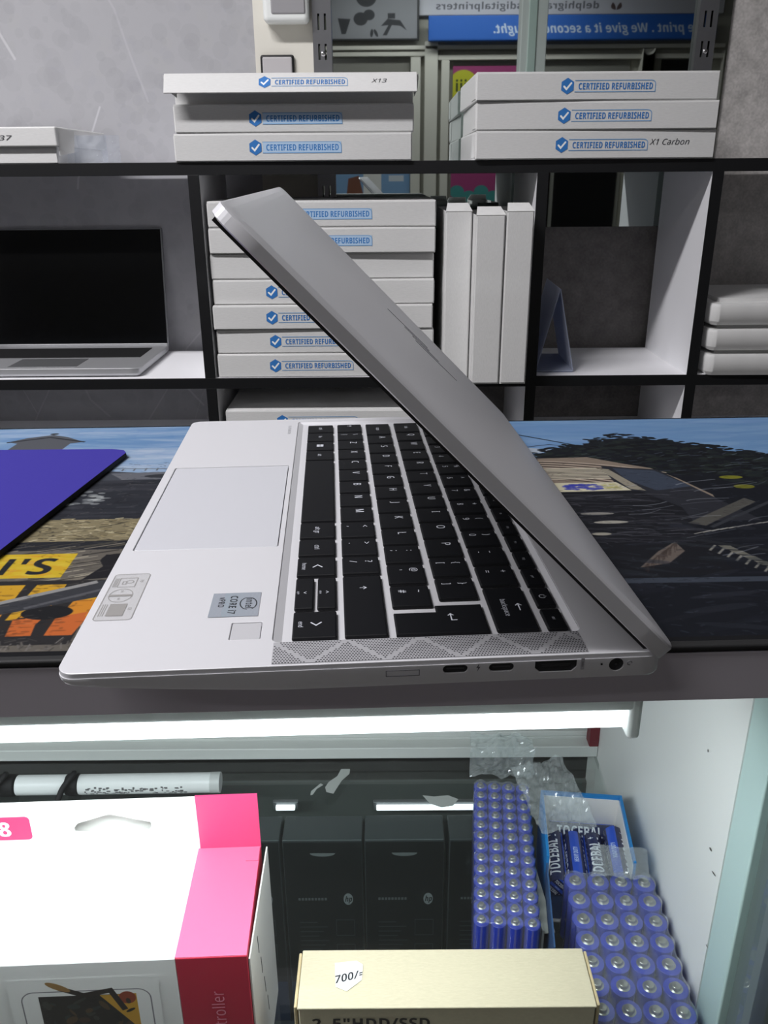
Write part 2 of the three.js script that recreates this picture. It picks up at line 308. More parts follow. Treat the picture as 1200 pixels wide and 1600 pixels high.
{ // folded paper tent in the empty cell
  const a = onH(838, 578, -0.2962), t = thing('tent_card', 'folded bluish paper tent card standing in the empty cell', 'tent card', [0.2755, H(-0.2962) + 0.0012, ZS - 0.02], R(-2));
  const sheet = phy(0xc3cbe0, { roughness: 0.9, transmission: 0.45, thickness: 0, side: THREE.DoubleSide }), hh = 0.128;
  part('card_panel', box(0.0012, hh + 0.004, 0.14), sheet, t, [-0.0155, hh / 2 + 0.001, -0.075], [0, 0, R(-13.5)]);
  part('card_panel', box(0.0012, hh + 0.002, 0.14), sheet, t, [0.0145, hh / 2 + 0.001, -0.075], [0, 0, R(12.5)]);
  part('card_base', box(0.058, 0.001, 0.14), sheet, t, [0, 0.0008, -0.075]);
}
{ // open laptop on the left cell
  const w = 0.32, p = onZ(205, 588, ZS - 0.02), fl = H(-0.2962) + 0.0003;
  const o = thing('laptop', 'open silver laptop with dark blank screen in the shelf cell', 'laptop', [-0.545, fl, ZS - 0.012]);
  part('base', slab(w, 0.2, 0.01, [{ y: 0.002, inset: 0.003 }, { y: 0.006, inset: 0 }, { y: 0.0135, inset: 0 }, { y: 0.0145, inset: 0.0012 }]).translate(-w / 2, 0, 0), M.silver, o);
  part('keyboard', rboxAt(-w / 2 + 0.022, w / 2 - 0.022, 0.0145, 0.0153, -0.165, -0.085, 0.0003), M.rubber, o, null, null, 'dark keyboard');
  part('touchpad', rboxAt(-0.055, 0.055, 0.0145, 0.0149, -0.075, -0.012, 0.0002), M.silverDark, o);
  const lid = part('screen_lid', rboxAt(-w / 2, w / 2, 0, 0.203, -0.005, 0, 0.002), M.silverDark, o, [0, 0.0125, -0.196], [R(-9), 0, 0]);
  part('bezel', rboxAt(-w / 2 + 0.003, w / 2 - 0.003, 0.004, 0.2, -0.0004, 0.0006, 0.0003), phy(0x07090d, { roughness: 0.22 }), lid, null, null, 'black glossy bezel');
  part('hinge_bar', rboxAt(-w / 2 + 0.002, w / 2 - 0.002, -0.006, 0.005, -0.003, 0.003, 0.0015), M.silver, lid);
}

// ------------------------------------------------------------------ the shop opposite, seen in the mirror
const ZF = 5.0, ZV = 2 * (ZB + 0.005) - ZF;               // its plane and where the mirror shows that plane
const mir = (px, py, z = ZF) => onZ(px, py, 2 * (ZB + 0.005) - z);
const mrect = (px0, px1, py0, py1, z = ZF) => { const a = mir(px0, py1, z), b = mir(px1, py0, z); return { x: (a.x + b.x) / 2, y: (a.y + b.y) / 2, w: b.x - a.x, h: b.y - a.y }; };
const flat = (t, rough = 0.6) => std(0xffffff, rough, 0, { map: t, transparent: true });
{
  struct('wall_front', boxAt(-3.5, 3.5, 0, 2.75, ZF + 0.02, ZF + 0.3), std(0xa9a79c, 0.7), null, 'cream front wall of the shop opposite');
  // fascia and sign
  const f = mrect(520, 1140, -70, 26), s = mrect(668, 1112, 26, 68);
  const fo = thing('shop_fascia', 'white shop fascia with dark lettering above the blue sign', 'sign', [f.x, f.y - f.h / 2, ZF]);
  part('fascia_board', rbox(f.w, f.h, 0.05, 0.004), std(0xd0cfd6, 0.5), fo, [0, f.h / 2, -0.005]);
  const ft = mrect(670, 975, 0, 22);
  part('lettering', print(ft.w, ft.h), flat(canvasTex(1024, 80, (x, w, h) => {
    x.fillStyle = '#d0cfd6'; x.fillRect(0, 0, w, h); x.fillStyle = '#55423f'; x.beginPath(); x.moveTo(20, 18); x.quadraticCurveTo(0, 60, 40, 66); x.quadraticCurveTo(38, 34, 20, 18); x.moveTo(62, 18); x.quadraticCurveTo(84, 60, 44, 66); x.quadraticCurveTo(44, 34, 62, 18); x.fill();
    x.fillStyle = '#66666c'; x.font = 'bold 62px sans-serif'; x.textBaseline = 'middle'; x.save(); x.translate(130, 34); x.scale(860 / x.measureText('delphigraphicsdigitalprinters').width, 1); x.fillText('delphigraphicsdigitalprinters', 0, 0); x.restore();
  })), fo, [ft.x - f.x, ft.y - f.y + f.h / 2, -0.031], [0, Math.PI, 0]);
  const so = thing('shop_sign', 'blue shop sign with white slanted lettering reflected in the mirror', 'sign', [s.x, s.y - s.h / 2, ZF - 0.11]);
  part('sign_board', rbox(s.w, s.h, 0.07, 0.005), std(0x2763bd, 0.45), so, [0, s.h / 2, -0.01]);
  part('lettering', print(s.w * 0.98, s.h * 0.9), flat(canvasTex(1024, 96, (x, w, h) => {
    x.fillStyle = '#2763bd'; x.fillRect(0, 0, w, h); x.fillStyle = '#c9d6ea'; x.font = 'italic bold 54px sans-serif'; x.textBaseline = 'middle'; x.save(); x.translate(30, 52); x.scale(770 / x.measureText('We print . We give it a second thought.').width, 1); x.fillText('We print . We give it a second thought.', 0, 0); x.restore();
  })), so, [0, s.h / 2, -0.0465], [0, Math.PI, 0]);
  // framed picture
  const c = mrect(515, 655, -20, 66), co = thing('framed_poster', 'grey framed poster with dark cherries and a jumping figure shape', 'poster', [c.x, c.y - c.h / 2, ZF - 0.06]);
  part('poster_frame', rbox(c.w, c.h, 0.04, 0.004), std(0x2a2a2c, 0.5), co, [0, c.h / 2, 0]);
  part('poster_print', print(c.w * 0.95, c.h * 0.93), flat(canvasTex(512, 320, (x, w, h) => {
    x.fillStyle = '#8e8f94'; x.fillRect(0, 0, w, h); x.fillStyle = '#303136';
    x.beginPath(); x.arc(335, 195, 42, 0, 7); x.arc(285, 170, 34, 0, 7); x.fill();
    x.beginPath(); x.moveTo(470, 190); x.lineTo(395, 195); x.lineTo(425, 290); x.lineTo(450, 290); x.fill();
    x.fillRect(130, 160, 44, 34); x.beginPath(); x.moveTo(175, 195); x.lineTo(100, 205); x.lineTo(60, 270); x.lineTo(100, 240); x.lineTo(150, 235); x.lineTo(180, 300); x.lineTo(205, 300); x.lineTo(170, 235); x.lineTo(215, 240); x.fill();
    x.beginPath(); x.ellipse(245, 285, 9, 26, 0.4, 0, 7); x.ellipse(270, 285, 9, 26, -0.1, 0, 7); x.fill(); x.beginPath(); x.arc(300, 60, 60, 0, 7); x.fill();
  })), co, [0, c.h / 2, -0.0215], [0, Math.PI, 0]);
  // door frames: one thing, its members as parts
  const d = thing('shopfront_frame', 'cream aluminium door frame of the shop opposite', 'door frame', [0.9, 0, ZF]);
  const beam = (a, b, t, u, z = 0.03) => { const r = mrect(a, b, t, u); part('frame_bar', rbox(r.w, r.h, 0.06, 0.004), M.cream, d, [r.x - 0.9, r.y, -z]); };
  beam(505, 1130, 69, 80); beam(660, 684, 66, 420); beam(505, 668, 82, 90, 0.02); beam(640, 657, 90, 420, 0.02);
  beam(684, 1130, 84, 95, 0.02); beam(684, 702, 95, 420, 0.02); beam(985, 1000, 88, 420, 0.02); beam(1085, 1130, 80, 420);
  const pane = (a, b, t, u, mat, nm = 'window_pane') => { const r = mrect(a, b, t, u); return part(nm, box(r.w, r.h, 0.01), mat, d, [r.x - 0.9, r.y, 0.004]); };
  pane(505, 640, 90, 420, std(0x8a8880, 0.3)); pane(702, 985, 95, 420, std(0x8b8a84, 0.3)); pane(1000, 1085, 88, 420, phy(0x0c0c10, { roughness: 0.12 }));
  pane(856, 964, 262, 420, phy(0x0d0d10, { roughness: 0.2 }), 'dark_display').position.z -= 0.008; pane(850, 856, 262, 420, std(0xb23a66, 0.5), 'pink_trim').position.z -= 0.008;
  // posters on the door
  const m = mrect(703, 810, 103, 330), mo = thing('door_poster', 'magenta poster with a round yellow green badge on the opposite door', 'poster', [m.x, m.y - m.h / 2, ZF - 0.012]);
  part('poster_sheet', print(m.w, m.h), flat(canvasTex(256, 512, (x, w, h) => {
    x.fillStyle = '#a03c74'; x.fillRect(0, 0, w, h); x.fillStyle = '#c2c22e'; x.beginPath(); x.arc(w - 42, 74, 62, 0, 7); x.fill(); x.fillStyle = '#2f3a1c'; x.font = 'bold 56px sans-serif'; x.textAlign = 'center'; x.fillText('jiji', w - 42, 86);
    x.fillStyle = '#3f8f8c'; for (let i = 0; i < 5; i++) { x.beginPath(); x.ellipse(30 + i * 50, 440 + (i % 2) * 20, 30, 24, 0, 0, 7); x.fill(); }
  })), mo, [0, m.h / 2, -0.002], [0, Math.PI, 0]);
  const b = mrect(522, 640, 255, 330), bo = thing('window_poster', 'blue poster with brown shape in the window opposite', 'poster', [b.x, b.y - b.h / 2, ZF - 0.012]);
  part('poster_sheet', print(b.w, b.h), flat(canvasTex(256, 160, (x, w, h) => { x.fillStyle = '#7ea4cc'; x.fillRect(0, 0, w, h); x.fillStyle = '#7a4a36'; x.beginPath(); x.moveTo(215, 130); x.lineTo(205, 50); x.lineTo(170, 40); x.lineTo(150, 130); x.fill(); x.fillStyle = '#e6e4e0'; x.fillRect(95, 30, 60, 80); x.fillStyle = '#cfd6de'; x.fillRect(20, 40, 50, 20); })), bo, [0, b.h / 2, -0.002], [0, Math.PI, 0]);
  // pale post at the shop entrance
  const p = mrect(807, 858, 0, 200, 1.3), po = thing('entrance_post', 'pale mint square post at the shop entrance seen in the mirror', 'post', [p.x, 0, 1.3]);
  part('post_core', rboxAt(-p.w / 2, p.w / 2, 0, 2.75, 0, 0.1, 0.004), std(0xf6faf8, 0.5), po);
  part('post_strip', rboxAt(-p.w * 0.22, p.w * 0.08, 0, 2.75, -0.006, 0, 0.002), std(0xdcefe8, 0.3), po);
}

// ------------------------------------------------------------------ counter board and display case
const YAW = R(1.7), HC = -0.1698, HM = -0.1668, HG = -0.478;   // counter top, mat top, glass shelf
const CF = V(0, 0, -0.271);
{
  const o = thing('counter_top', 'grey laminate counter board above the glass display case', 'counter', [CF.x, H(HC) - 0.0215, CF.z], YAW);
  part('board', rboxAt(-1.3, 1.3, 0, 0.0212, -0.3185, -0.0006, 0.0006), std(0x77757a, 0.5, 0, { map: speck }), o);
  part('edge_band', rboxAt(-1.3, 1.3, 0, 0.0215, -0.0008, 0, 0.0008), std(0xaca7ae, 0.45), o);
}
{
  const o = thing('display_case', 'white sided glass display case under the counter board', 'display case', [0, 0, 0]);
  const yb = H(HC) - 0.0216;
  // right side panel runs a little outward towards the back
  const sp = part('side_panel', boxAt(0, 0.016, 0, yb, -0.3, 0), std(0xeeefec, 0.5), o, [0.1752, 0, -0.3345], [0, R(-2.4), 0]);
  part('front_post', rboxAt(0.0002, 0.03, 0, yb, 0, 0.026, 0.0012), std(0xc4dcd8, 0.35), sp, [0, 0, 0.0002], null, 'pale mint front post');
  part('outer_post', rboxAt(0.004, 0.05, 0, yb, 0.026, 0.062, 0.002), std(0x5f6b68, 0.4), sp, null, null, 'dark grey green outer post');
  for (const [px, py, w, h] of [[1105, 1173, 0.0012, 0.002], [1112, 1327, 0.004, 0.0016], [1118, 1365, 0.006, 0.001], [1108, 1478, 0.003, 0.001]]) {
    const d = dir(px, py), q = d.multiplyScalar(0.1762 / d.x), c = new THREE.CircleGeometry(0.5, 7); c.scale(w, h, 1);
    part('scuff', c, std(0x57544f, 0.8), sp, [-0.0003, q.y + CY, (q.z + 0.3345)], [0, -Math.PI / 2, 0.3]);
  }
  part('left_panel', boxAt(-1.05, -1.034, 0, yb, -0.6, -0.28), M.whiteBox, o);
  part('back_panel', boxAt(-1.034, 0.19, H(HG) + 0.022, yb, -0.634, -0.628), std(0x5d625f, 0.35), o, null, null, 'dim grey sliding back panel');
  part('back_panel', boxAt(-1.034, 0.19, 0, H(HG) - 0.05, -0.634, -0.628), std(0x5d625f, 0.35), o);
  const rail = part('back_rail', rboxAt(-1.034, 0.186, H(HG) + 0.0012, H(HG) + 0.0125, -0.612, -0.6, 0.001), std(0xcfd2ce, 0.45), o);
  part('rail_lip', rboxAt(-1.034, 0.186, H(HG) + 0.0145, H(HG) + 0.02, -0.622, -0.612, 0.001), std(0xcfd2ce, 0.45), rail);
  part('rail_channel', rboxAt(-1.034, 0.186, H(HG) + 0.0012, H(HG) + 0.0145, -0.622, -0.612, 0.0005), std(0xcfd2ce, 0.45), rail);
  part('glass_shelf', boxAt(-1.034, 0.186, H(HG) - 0.006, H(HG), -0.626, -0.279), M.glass, o, null, null, 'clear glass shelf');
  part('lower_shelf', boxAt(-1.034, 0.19, H(-0.775), H(-0.76), -0.628, -0.279), std(0x39424a, 0.5), o);
  const pane = part('front_pane', boxAt(-1.034, 0.171, 0.02, yb, -0.004, 0), M.glass, o, [0, 0, -0.2765], [0, YAW, 0], 'clear front glass');
  // dried smears on the glass shelf
  const smear = std(0xb4b8b4, 0.9);
  const blob = (pts) => { const s = new THREE.Shape(); pts.forEach(([x, y], i) => { const q = onH(x, y < 1240 ? 1202 + (y - 1172) * 0.62 : y, HG); i ? s.lineTo(q.x, -q.z) : s.moveTo(q.x, -q.z); }); return ext(s, 0.0001).rotateX(-Math.PI / 2); };
  const sm = [[[533, 1172], [547, 1172], [546, 1184], [534, 1201], [524, 1226], [521, 1234], [510, 1230], [508, 1218], [514, 1204], [527, 1190]], [[501, 1208], [505, 1212], [495, 1222], [489, 1236], [485, 1238], [486, 1228]], [[660, 1243], [678, 1245], [700, 1243], [716, 1249], [708, 1259], [690, 1262], [672, 1256]]];
  part('rail_stop', rboxAt(0.178, 0.1865, H(HG) + 0.012, H(HG) + 0.034, -0.612, -0.6, 0.001), std(0x6e1f2a, 0.5), rail, null, null, 'dark red end stop');
  sm.forEach(b => part('smear', blob(b), smear, o, [0, H(HG) + 0.0002, 0], null, 'pale dried smear'));
}
{ // LED batten under the front of the counter board
  const e = onZ(990, 1120, -0.296);
  const L = 1.1, o = thing('led_batten', 'bright white LED tube under the front edge of counter', 'lamp', [e.x - 0.002, H(-0.2085), -0.296], YAW);
  part('housing', rboxAt(-L, 0, 0.0045, 0.0172, -0.011, 0.011, 0.002), M.whitePlastic, o);
  const g = new THREE.CylinderGeometry(0.0088, 0.0088, L - 0.004, 24); g.rotateZ(Math.PI / 2);
  part('tube', g, M.tube, o, [-L / 2 - 0.002, 0, 0]);
  part('end_cap', rboxAt(-0.004, 0.0015, -0.0095, 0.0172, -0.0112, 0.0112, 0.002), M.whitePlastic, o);
  const l = new THREE.RectAreaLight(0xf3f9ff, LIGHT.case, L - 0.01, 0.016); l.position.set(-L / 2, -0.0095, 0); l.rotation.x = -Math.PI / 2; o.add(l);
  const k = new THREE.RectAreaLight(0xf3f9ff, LIGHT.case * 0.4, L - 0.01, 0.016); k.position.set(-L / 2, -0.003, -0.0098); k.rotation.x = -0.5; o.add(k);   // the tube shines backwards too
}
{ // unlit tube lying on the glass near the rail, bound with black ties
  const a = onH(345, 1225, HG + 0.008);
  const o = thing('loose_tube', 'white unlit tube with black ties lying on the glass shelf', 'tube lamp', [a.x, H(HG) + 0.0098, a.z], R(0.6));
  const g = new THREE.CylinderGeometry(0.0082, 0.0082, 0.33, 20); g.rotateZ(Math.PI / 2); part('tube', g, M.whitePlastic, o, [-0.172, 0, 0]);
  const c = new THREE.CylinderGeometry(0.0085, 0.0085, 0.008, 20); c.rotateZ(Math.PI / 2); part('end_cap', c, std(0xc9cdca, 0.4), o, [-0.004, 0, 0]);
  part('printed_text', new THREE.CylinderGeometry(0.00828, 0.00828, 0.09, 20, 1, true, -1.2, 2.0).rotateZ(Math.PI / 2), std(0xffffff, 0.5, 0, { map: canvasTex(64, 256, (x, w, h) => { x.fillStyle = '#e9ecea'; x.fillRect(0, 0, w, h); x.fillStyle = '#555'; for (let i = 0; i < 90; i++) x.fillRect(rr(16, 46), rr(10, 246), rr(2, 7), rr(2, 9)); }) }), o, [-0.07, 0, 0]);
  for (const [x, w] of [[-0.122, 0.011], [-0.178, 0.02]]) {
    const t = new THREE.TorusGeometry(0.0082, 0.0013, 8, 20); t.rotateY(Math.PI / 2); t.scale(w / 0.0026, 1, 1); const tie = part('cable_tie', t, M.rubber, o, [x, 0, 0]);
    part('tie_tail', new THREE.TubeGeometry(new THREE.CatmullRomCurve3([V(0, 0.009, 0), V(0.003, 0.013, 0.002), V(-0.004, 0.006, 0.012), V(-0.008, -0.0035, 0.018)]), 14, 0.0026, 6), M.rubber, tie);
  }
}
{ // dark cartridge boxes on the lower shelf, seen through the glass
  const z = -0.565, hT = onZ(620, 1312, z).y, xs = [237, 438, 568, 697, 830].map(x => onZ(x, 1312, z).x), w = xs[2] - xs[1];
  const face = canvasTex(256, 512, (x, W, h) => {
    x.fillStyle = '#15191b'; x.fillRect(0, 0, W, h); x.fillStyle = '#1d3350'; x.fillRect(0, 390, W, 122);
    x.fillStyle = '#aab0b2'; x.beginPath(); x.arc(208, 152, 16, 0, 7); x.fill(); x.fillStyle = '#15191b'; x.font = 'italic bold 20px sans-serif'; x.textAlign = 'center'; x.fillText('hp', 208, 159);
    x.textAlign = 'left'; x.fillStyle = '#737a7c'; x.font = '14px sans-serif'; for (let i = 0; i < 9; i++) x.fillRect(40 + i * 11, 148, 8, 7);
    x.strokeStyle = '#465052'; x.lineWidth = 2; x.strokeRect(165, 210, 62, 44); x.strokeRect(165, 280, 62, 44); for (let i = 0; i < 9; i++) { x.fillStyle = '#3a4446'; x.fillRect(40, 215 + i * 13, 60 + 50 * ((i * 37) % 10) / 10, 3); }
  });
  const fm = flat(face, 0.3);
  xs.forEach((x, k) => {
    const h = hT - H(-0.76), o = thing('cartridge_box', 'black cartridge box with round white emblem under the glass shelf', 'box', [x - w / 2, H(-0.76), z], 0, 'cartridge boxes under the glass shelf');
    part('carton_body', rboxAt(-w / 2 + 0.0012, w / 2 - 0.0012, 0, h, -0.03, 0, 0.0012), std(0x4a5052, 0.3), o);
    part('printed_face', print(w - 0.004, h - 0.004), fm, o, [0, h / 2, 0.0004]);
    const s = new THREE.Shape(); s.absellipse(0, 0, 0.011, 0.0035, Math.PI, 2 * Math.PI); part('thumb_notch', ext(s, 0.0003), std(0x8a8f90, 0.4), o, [0, h - 0.014, 0.0006]);
  });
  for (const [a, b, ww] of [[431, 461, 'short'], [588, 742, 'long']]) {
    const p = onZ(a, 1262, -0.606), q = onZ(b, 1262, -0.606), l = q.x - p.x;
    const o = thing('strip_light', `${ww} bright white light strip behind the cartridge boxes`, 'lamp', [(p.x + q.x) / 2, p.y, -0.606]);
    part('strip_body', rbox(l, 0.0045, 0.004, 0.001), M.tubeDim, o);
    part('strip_backing', rbox(l + 0.006, 0.009, 0.004, 0.001), M.silverDark, o, [0, 0, -0.004]);
  }
}
{ // white and pink box with hang tab
  const hT = -0.36, a = onH(386, 1493, hT), b = onH(403, 1320, hT), w = 0.17, d = 0.074, yaw = R(2.2), h = hT - HG - 0.0006;
  const o = thing('accessory_box', 'white and pink accessory box with hang tab and phone picture on its front', 'box', [a.x, H(HG) + 0.0003, a.z], yaw);
  const sx = -0.0358, pink = std(0xe66a90, 0.45), red = std(0xb81c3c, 0.45), white = M.whiteBox;
  part('white_wrap', rboxAt(-w, sx, 0, h, -d, 0, 0.0006), white, o);
  const redp = part('pink_end', rboxAt(sx, 0, 0, h, -d, 0, 0.0006), red, o);
  part('pink_top', boxAt(sx, -0.0003, h - 0.0004, h + 0.0003, -d + 0.0004, -0.0004), pink, o);
  part('top_ridge', boxAt(-0.0075, -0.0005, h, h + 0.0009, -d + 0.002, -d + 0.012), pink, o);
  // bare card end flaps, slightly sprung open
  const fl = new THREE.Shape(); fl.moveTo(0, 0); fl.lineTo(d - 0.002, 0); fl.lineTo(d - 0.002, h - 0.001); fl.lineTo(0, h - 0.004);
  const ef = part('end_flap', ext(fl, 0.0008), std(0xd8d4ce, 0.8), o, [0.0004, 0.001, -0.001], [0, Math.PI / 2 - R(2), 0], 'bare white card end flap');
  for (let k = 0; k < 4; k++) part('slit', box(0.0007, 0.013, 0.0002), M.black, ef, [0.012 + k * 0.005 + 0.01, h - 0.02 - k * 0.021, 0.0009], [0, 0, 0.1]);
  // hang tab standing at the rear edge, with its slot
  const t = onZ(401, 1240, b.z), th = t.y - H(hT);
  const tab = new THREE.Shape(); tab.moveTo(-w, -0.001); tab.lineTo(sx - 0.001, -0.001); tab.lineTo(sx - 0.001, th); tab.lineTo(-w, th);
  const hole = new THREE.Path(); const q = (x, y) => onZ(x, y, b.z); const P0 = V(b.x, H(hT), b.z);
  const hp = [[106, 1284], [112, 1276], [160, 1263], [200, 1272], [224, 1277], [226, 1284], [222, 1290], [118, 1290], [108, 1289]].map(([x, y]) => { const r = q(x, y); return [r.x - P0.x + 0.001, r.y - P0.y]; });
  hp.forEach(([x, y], i) => i ? hole.lineTo(x, y) : hole.moveTo(x, y)); tab.holes.push(hole);
  const tb = part('hang_tab', ext(tab, 0.0009), white, o, [0.002, h, -d]);
  part('tab_backing', boxAt(hp[0][0] - 0.004, hp[5][0] + 0.004, 0.006, 0.03, -0.0052, -0.0042), std(0xe9e6e1, 0.6), tb);
  part('pink_tab', boxAt(sx - 0.001, -0.002, -0.001, th + 0.0006, -0.0002, 0.001), std(0xdc4a7c, 0.45), tb);
  const n = q(22, 1281);
  part('number_badge', print(0.034, 0.0175), flat(canvasTex(256, 132, (x, W, hh) => { x.fillStyle = '#f6f5f3'; x.fillRect(0, 0, W, hh); x.fillStyle = '#e0336c'; x.beginPath(); x.roundRect(4, 4, W - 8, hh - 8, 20); x.fill(); x.fillStyle = '#fff'; x.font = 'bold 104px sans-serif'; x.textBaseline = 'middle'; x.fillText('8', 112, 70); })), tb, [n.x - P0.x - 0.0085, n.y - P0.y, 0.0012], null, 'pink badge with white number');
  // printed phone with a generic dark scene, and the vertical word
  const fr = part('printed_phone', print(0.075, 0.1), flat(canvasTex(384, 512, (x, W, hh) => {
    x.fillStyle = '#f6f5f3'; x.fillRect(0, 0, W, hh); x.strokeStyle = '#77747a'; x.lineWidth = 3; x.beginPath(); x.roundRect(30, 46, 330, 600, 34); x.stroke();
    x.fillStyle = '#1b1a17'; x.fillRect(74, 62, 250, 500); x.fillStyle = '#c9982b'; x.beginPath(); x.moveTo(230, 64); x.lineTo(324, 62); x.lineTo(324, 200); x.lineTo(290, 150); x.fill(); x.fillStyle = '#8f3d1d'; x.beginPath(); x.arc(300, 76, 22, 0, 7); x.fill();
    for (let i = 0; i < 130; i++) { x.fillStyle = ['#31352f', '#26302f', '#3b2a1e', '#141413', '#4b3a22'][i % 5]; x.beginPath(); x.ellipse(rr(90, 310), rr(80, 500), rr(4, 22), rr(3, 12), rr(0, 3), 0, 7); x.fill(); }
    x.strokeStyle = '#241d18'; x.lineWidth = 16; x.beginPath(); x.moveTo(130, 34); x.lineTo(190, 62); x.lineTo(260, 48); x.lineTo(290, 120); x.stroke(); x.fillStyle = '#9a7440'; x.beginPath(); x.ellipse(128, 30, 34, 10, 0.5, 0, 7); x.fill();
  })), o, [-0.083, h - 0.06, 0.0004]);
  part('printed_word', print(0.011, 0.06), flat(canvasTex(96, 512, (x, W, hh) => { x.clearRect(0, 0, W, hh); x.translate(W / 2, hh / 2); x.rotate(-Math.PI / 2); x.fillStyle = '#e98aa0'; x.font = '76px sans-serif'; x.textBaseline = 'middle'; x.textAlign = 'right'; x.fillText('Controller', 250, 0); })), o, [-0.0165, h - 0.052, 0.0007], null, 'pale vertical lettering');
}
{ // cream drive box with price label
  const hT = -0.385, a = onH(462, 1577, hT), c = onH(935, 1573, hT), d = 0.0335, w = c.x - a.x, h = hT - HG;
  const o = thing('drive_box', 'cream cardboard drive box with handwritten price label on its top', 'box', [a.x, H(HG) + 0.0003, a.z - 0.0005], 0);
  const cream = std(0xe2d5b6, 0.7, 0, { map: paper });
  part('carton_body', rboxAt(0.0012, w - 0.0012, 0, h - 0.0006, -d, 0, 0.0008), cream, o);
  part('lid', rboxAt(0.0006, w - 0.0006, h - 0.0016, h, -d, 0.0004, 0.0006), cream, o);
  for (const s of [0, 1]) part('end_flap', rboxAt(-0.0012, 0.0004, 0, h - 0.0008, -d + 0.001, -0.001, 0.0006), std(0xc8b48c, 0.75), o, [s ? w + 0.001 : 0, 0, 0], [0, 0, 0], 'tan card edge');
  const p = onH(545, 1525, hT + 0.0006), s = new THREE.Shape(); s.moveTo(-0.0072, 0.0078); s.lineTo(0.0042, 0.0086); s.lineTo(0.0075, 0.006); s.lineTo(0.0066, -0.0028); s.lineTo(-0.0012, -0.0088); s.lineTo(-0.0068, -0.006);
  const g = ext(s, 0.0002); const lb = part('price_label', g, flat(canvasTex(128, 128, (x, W, hh) => { x.fillStyle = '#fbfbf8'; x.fillRect(0, 0, W, hh); x.fillStyle = '#15151a'; x.save(); x.translate(W / 2, hh / 2 + 4); x.rotate(-0.2); x.font = 'italic bold 44px sans-serif'; x.textAlign = 'center'; x.textBaseline = 'middle'; x.fillText('700/=', 0, 0); x.restore(); })), o, [p.x - a.x, h + 0.0004, p.z - a.z + 0.0005], [-Math.PI / 2, 0, 0.05], 'white label with pen price');
  const u = g.attributes.uv, q = g.attributes.position; for (let i = 0; i < q.count; i++) u.setXY(i, (q.getX(i) + 0.009) / 0.018, (q.getY(i) + 0.009) / 0.018);
  part('printed_text', print(0.062, 0.013), flat(canvasTex(512, 108, (x, W, hh) => { x.clearRect(0, 0, W, hh); x.fillStyle = '#1d1a16'; x.font = 'bold 84px sans-serif'; x.textBaseline = 'middle'; x.save(); x.translate(8, 56); x.scale(496 / x.measureText('2. 5"HDD/SSD').width, 1); x.fillText('2. 5"HDD/SSD', 0, 0); x.restore(); })), o, [0.0375, h - 0.0105, 0.0007], null, 'bold black lettering');
}

// ------------------------------------------------------------------ batteries
const blue = phy(0x1a37b4, { roughness: 0.25, clearcoat: 0.6 }), zinc = std(0xb7b5a4, 0.28, 0.85);
function cell(r, h) {
  const L = a => new THREE.LatheGeometry(a.map(p => new THREE.Vector2(...p)), 18);
  return { sleeve: L([[0.0001, 0], [r * 0.96, 0], [r, 0.0006], [r, h - 0.0024], [r * 0.97, h - 0.0018], [r * 0.56, h - 0.0015]]), cap: L([[r * 0.58, h - 0.0017], [r * 0.54, h - 0.0013], [r * 0.46, h - 0.0012], [r * 0.4, h - 0.0008], [r * 0.38, h + 0.0004], [r * 0.3, h + 0.0009], [0.0001, h + 0.0009]]) };
}
function filmOver(nx, nz, sp, spz, r, h, low) {           // shrink film: domes over the cells, scalloped skirt
  const W = nx * sp, D = nz * spz, gx = nx * 6, gz = nz * 6, pos = [], idx = [];
  const sc = (t, s) => 0.0018 * Math.pow(Math.abs(Math.cos(Math.PI * t / s)), 2.0);
  const pt = (i, j) => {
    let x = W * i / gx, z = D * j / gz; const cx = (Math.floor(Math.min(x, W - 1e-6) / sp) + 0.5) * sp, cz = (Math.floor(Math.min(z, D - 1e-6) / spz) + 0.5) * spz, rad = Math.hypot(x - cx, z - cz) / r;
    let y = h + 0.0012 - 0.0016 * Math.min(rad, 1.3) ** 2 + 0.0009 * noise.noise(x * 260, z * 260, 5) + 0.0006 * noise.noise(x * 600, z * 600, 9);
    if (i === 0) x += sc(z, spz); if (i === gx) x -= sc(z, spz); if (j === 0) z += sc(x, sp); if (j === gz) z -= sc(x, sp);
    return [x - W / 2, y, -z];
  };
  for (let j = 0; j <= gz; j++) for (let i = 0; i <= gx; i++) pos.push(...pt(i, j));
  for (let j = 0; j < gz; j++) for (let i = 0; i < gx; i++) { const a = j * (gx + 1) + i, b = a + gx + 1; idx.push(a, a + 1, b + 1, a, b + 1, b); }
  const rim = []; for (let i = 0; i <= gx; i++) rim.push(i); for (let j = 1; j <= gz; j++) rim.push(j * (gx + 1) + gx); for (let i = gx - 1; i >= 0; i--) rim.push(gz * (gx + 1) + i); for (let j = gz - 1; j > 0; j--) rim.push(j * (gx + 1));
  const n0 = pos.length / 3; rim.forEach(k => pos.push(pos[k * 3] * 1.0, low, pos[k * 3 + 2]));
  rim.forEach((k, i) => { const m = (i + 1) % rim.length; idx.push(k, n0 + i, n0 + m, k, n0 + m, rim[m]); });
  const g = new THREE.BufferGeometry(); g.setAttribute('position', new THREE.Float32BufferAttribute(pos, 3)); g.setIndex(idx);
  g.setAttribute('uv', new THREE.Float32BufferAttribute(pos.flatMap((v, i) => i % 3 === 1 ? [] : [v * 10]), 2)); g.computeVertexNormals(); return g;
}
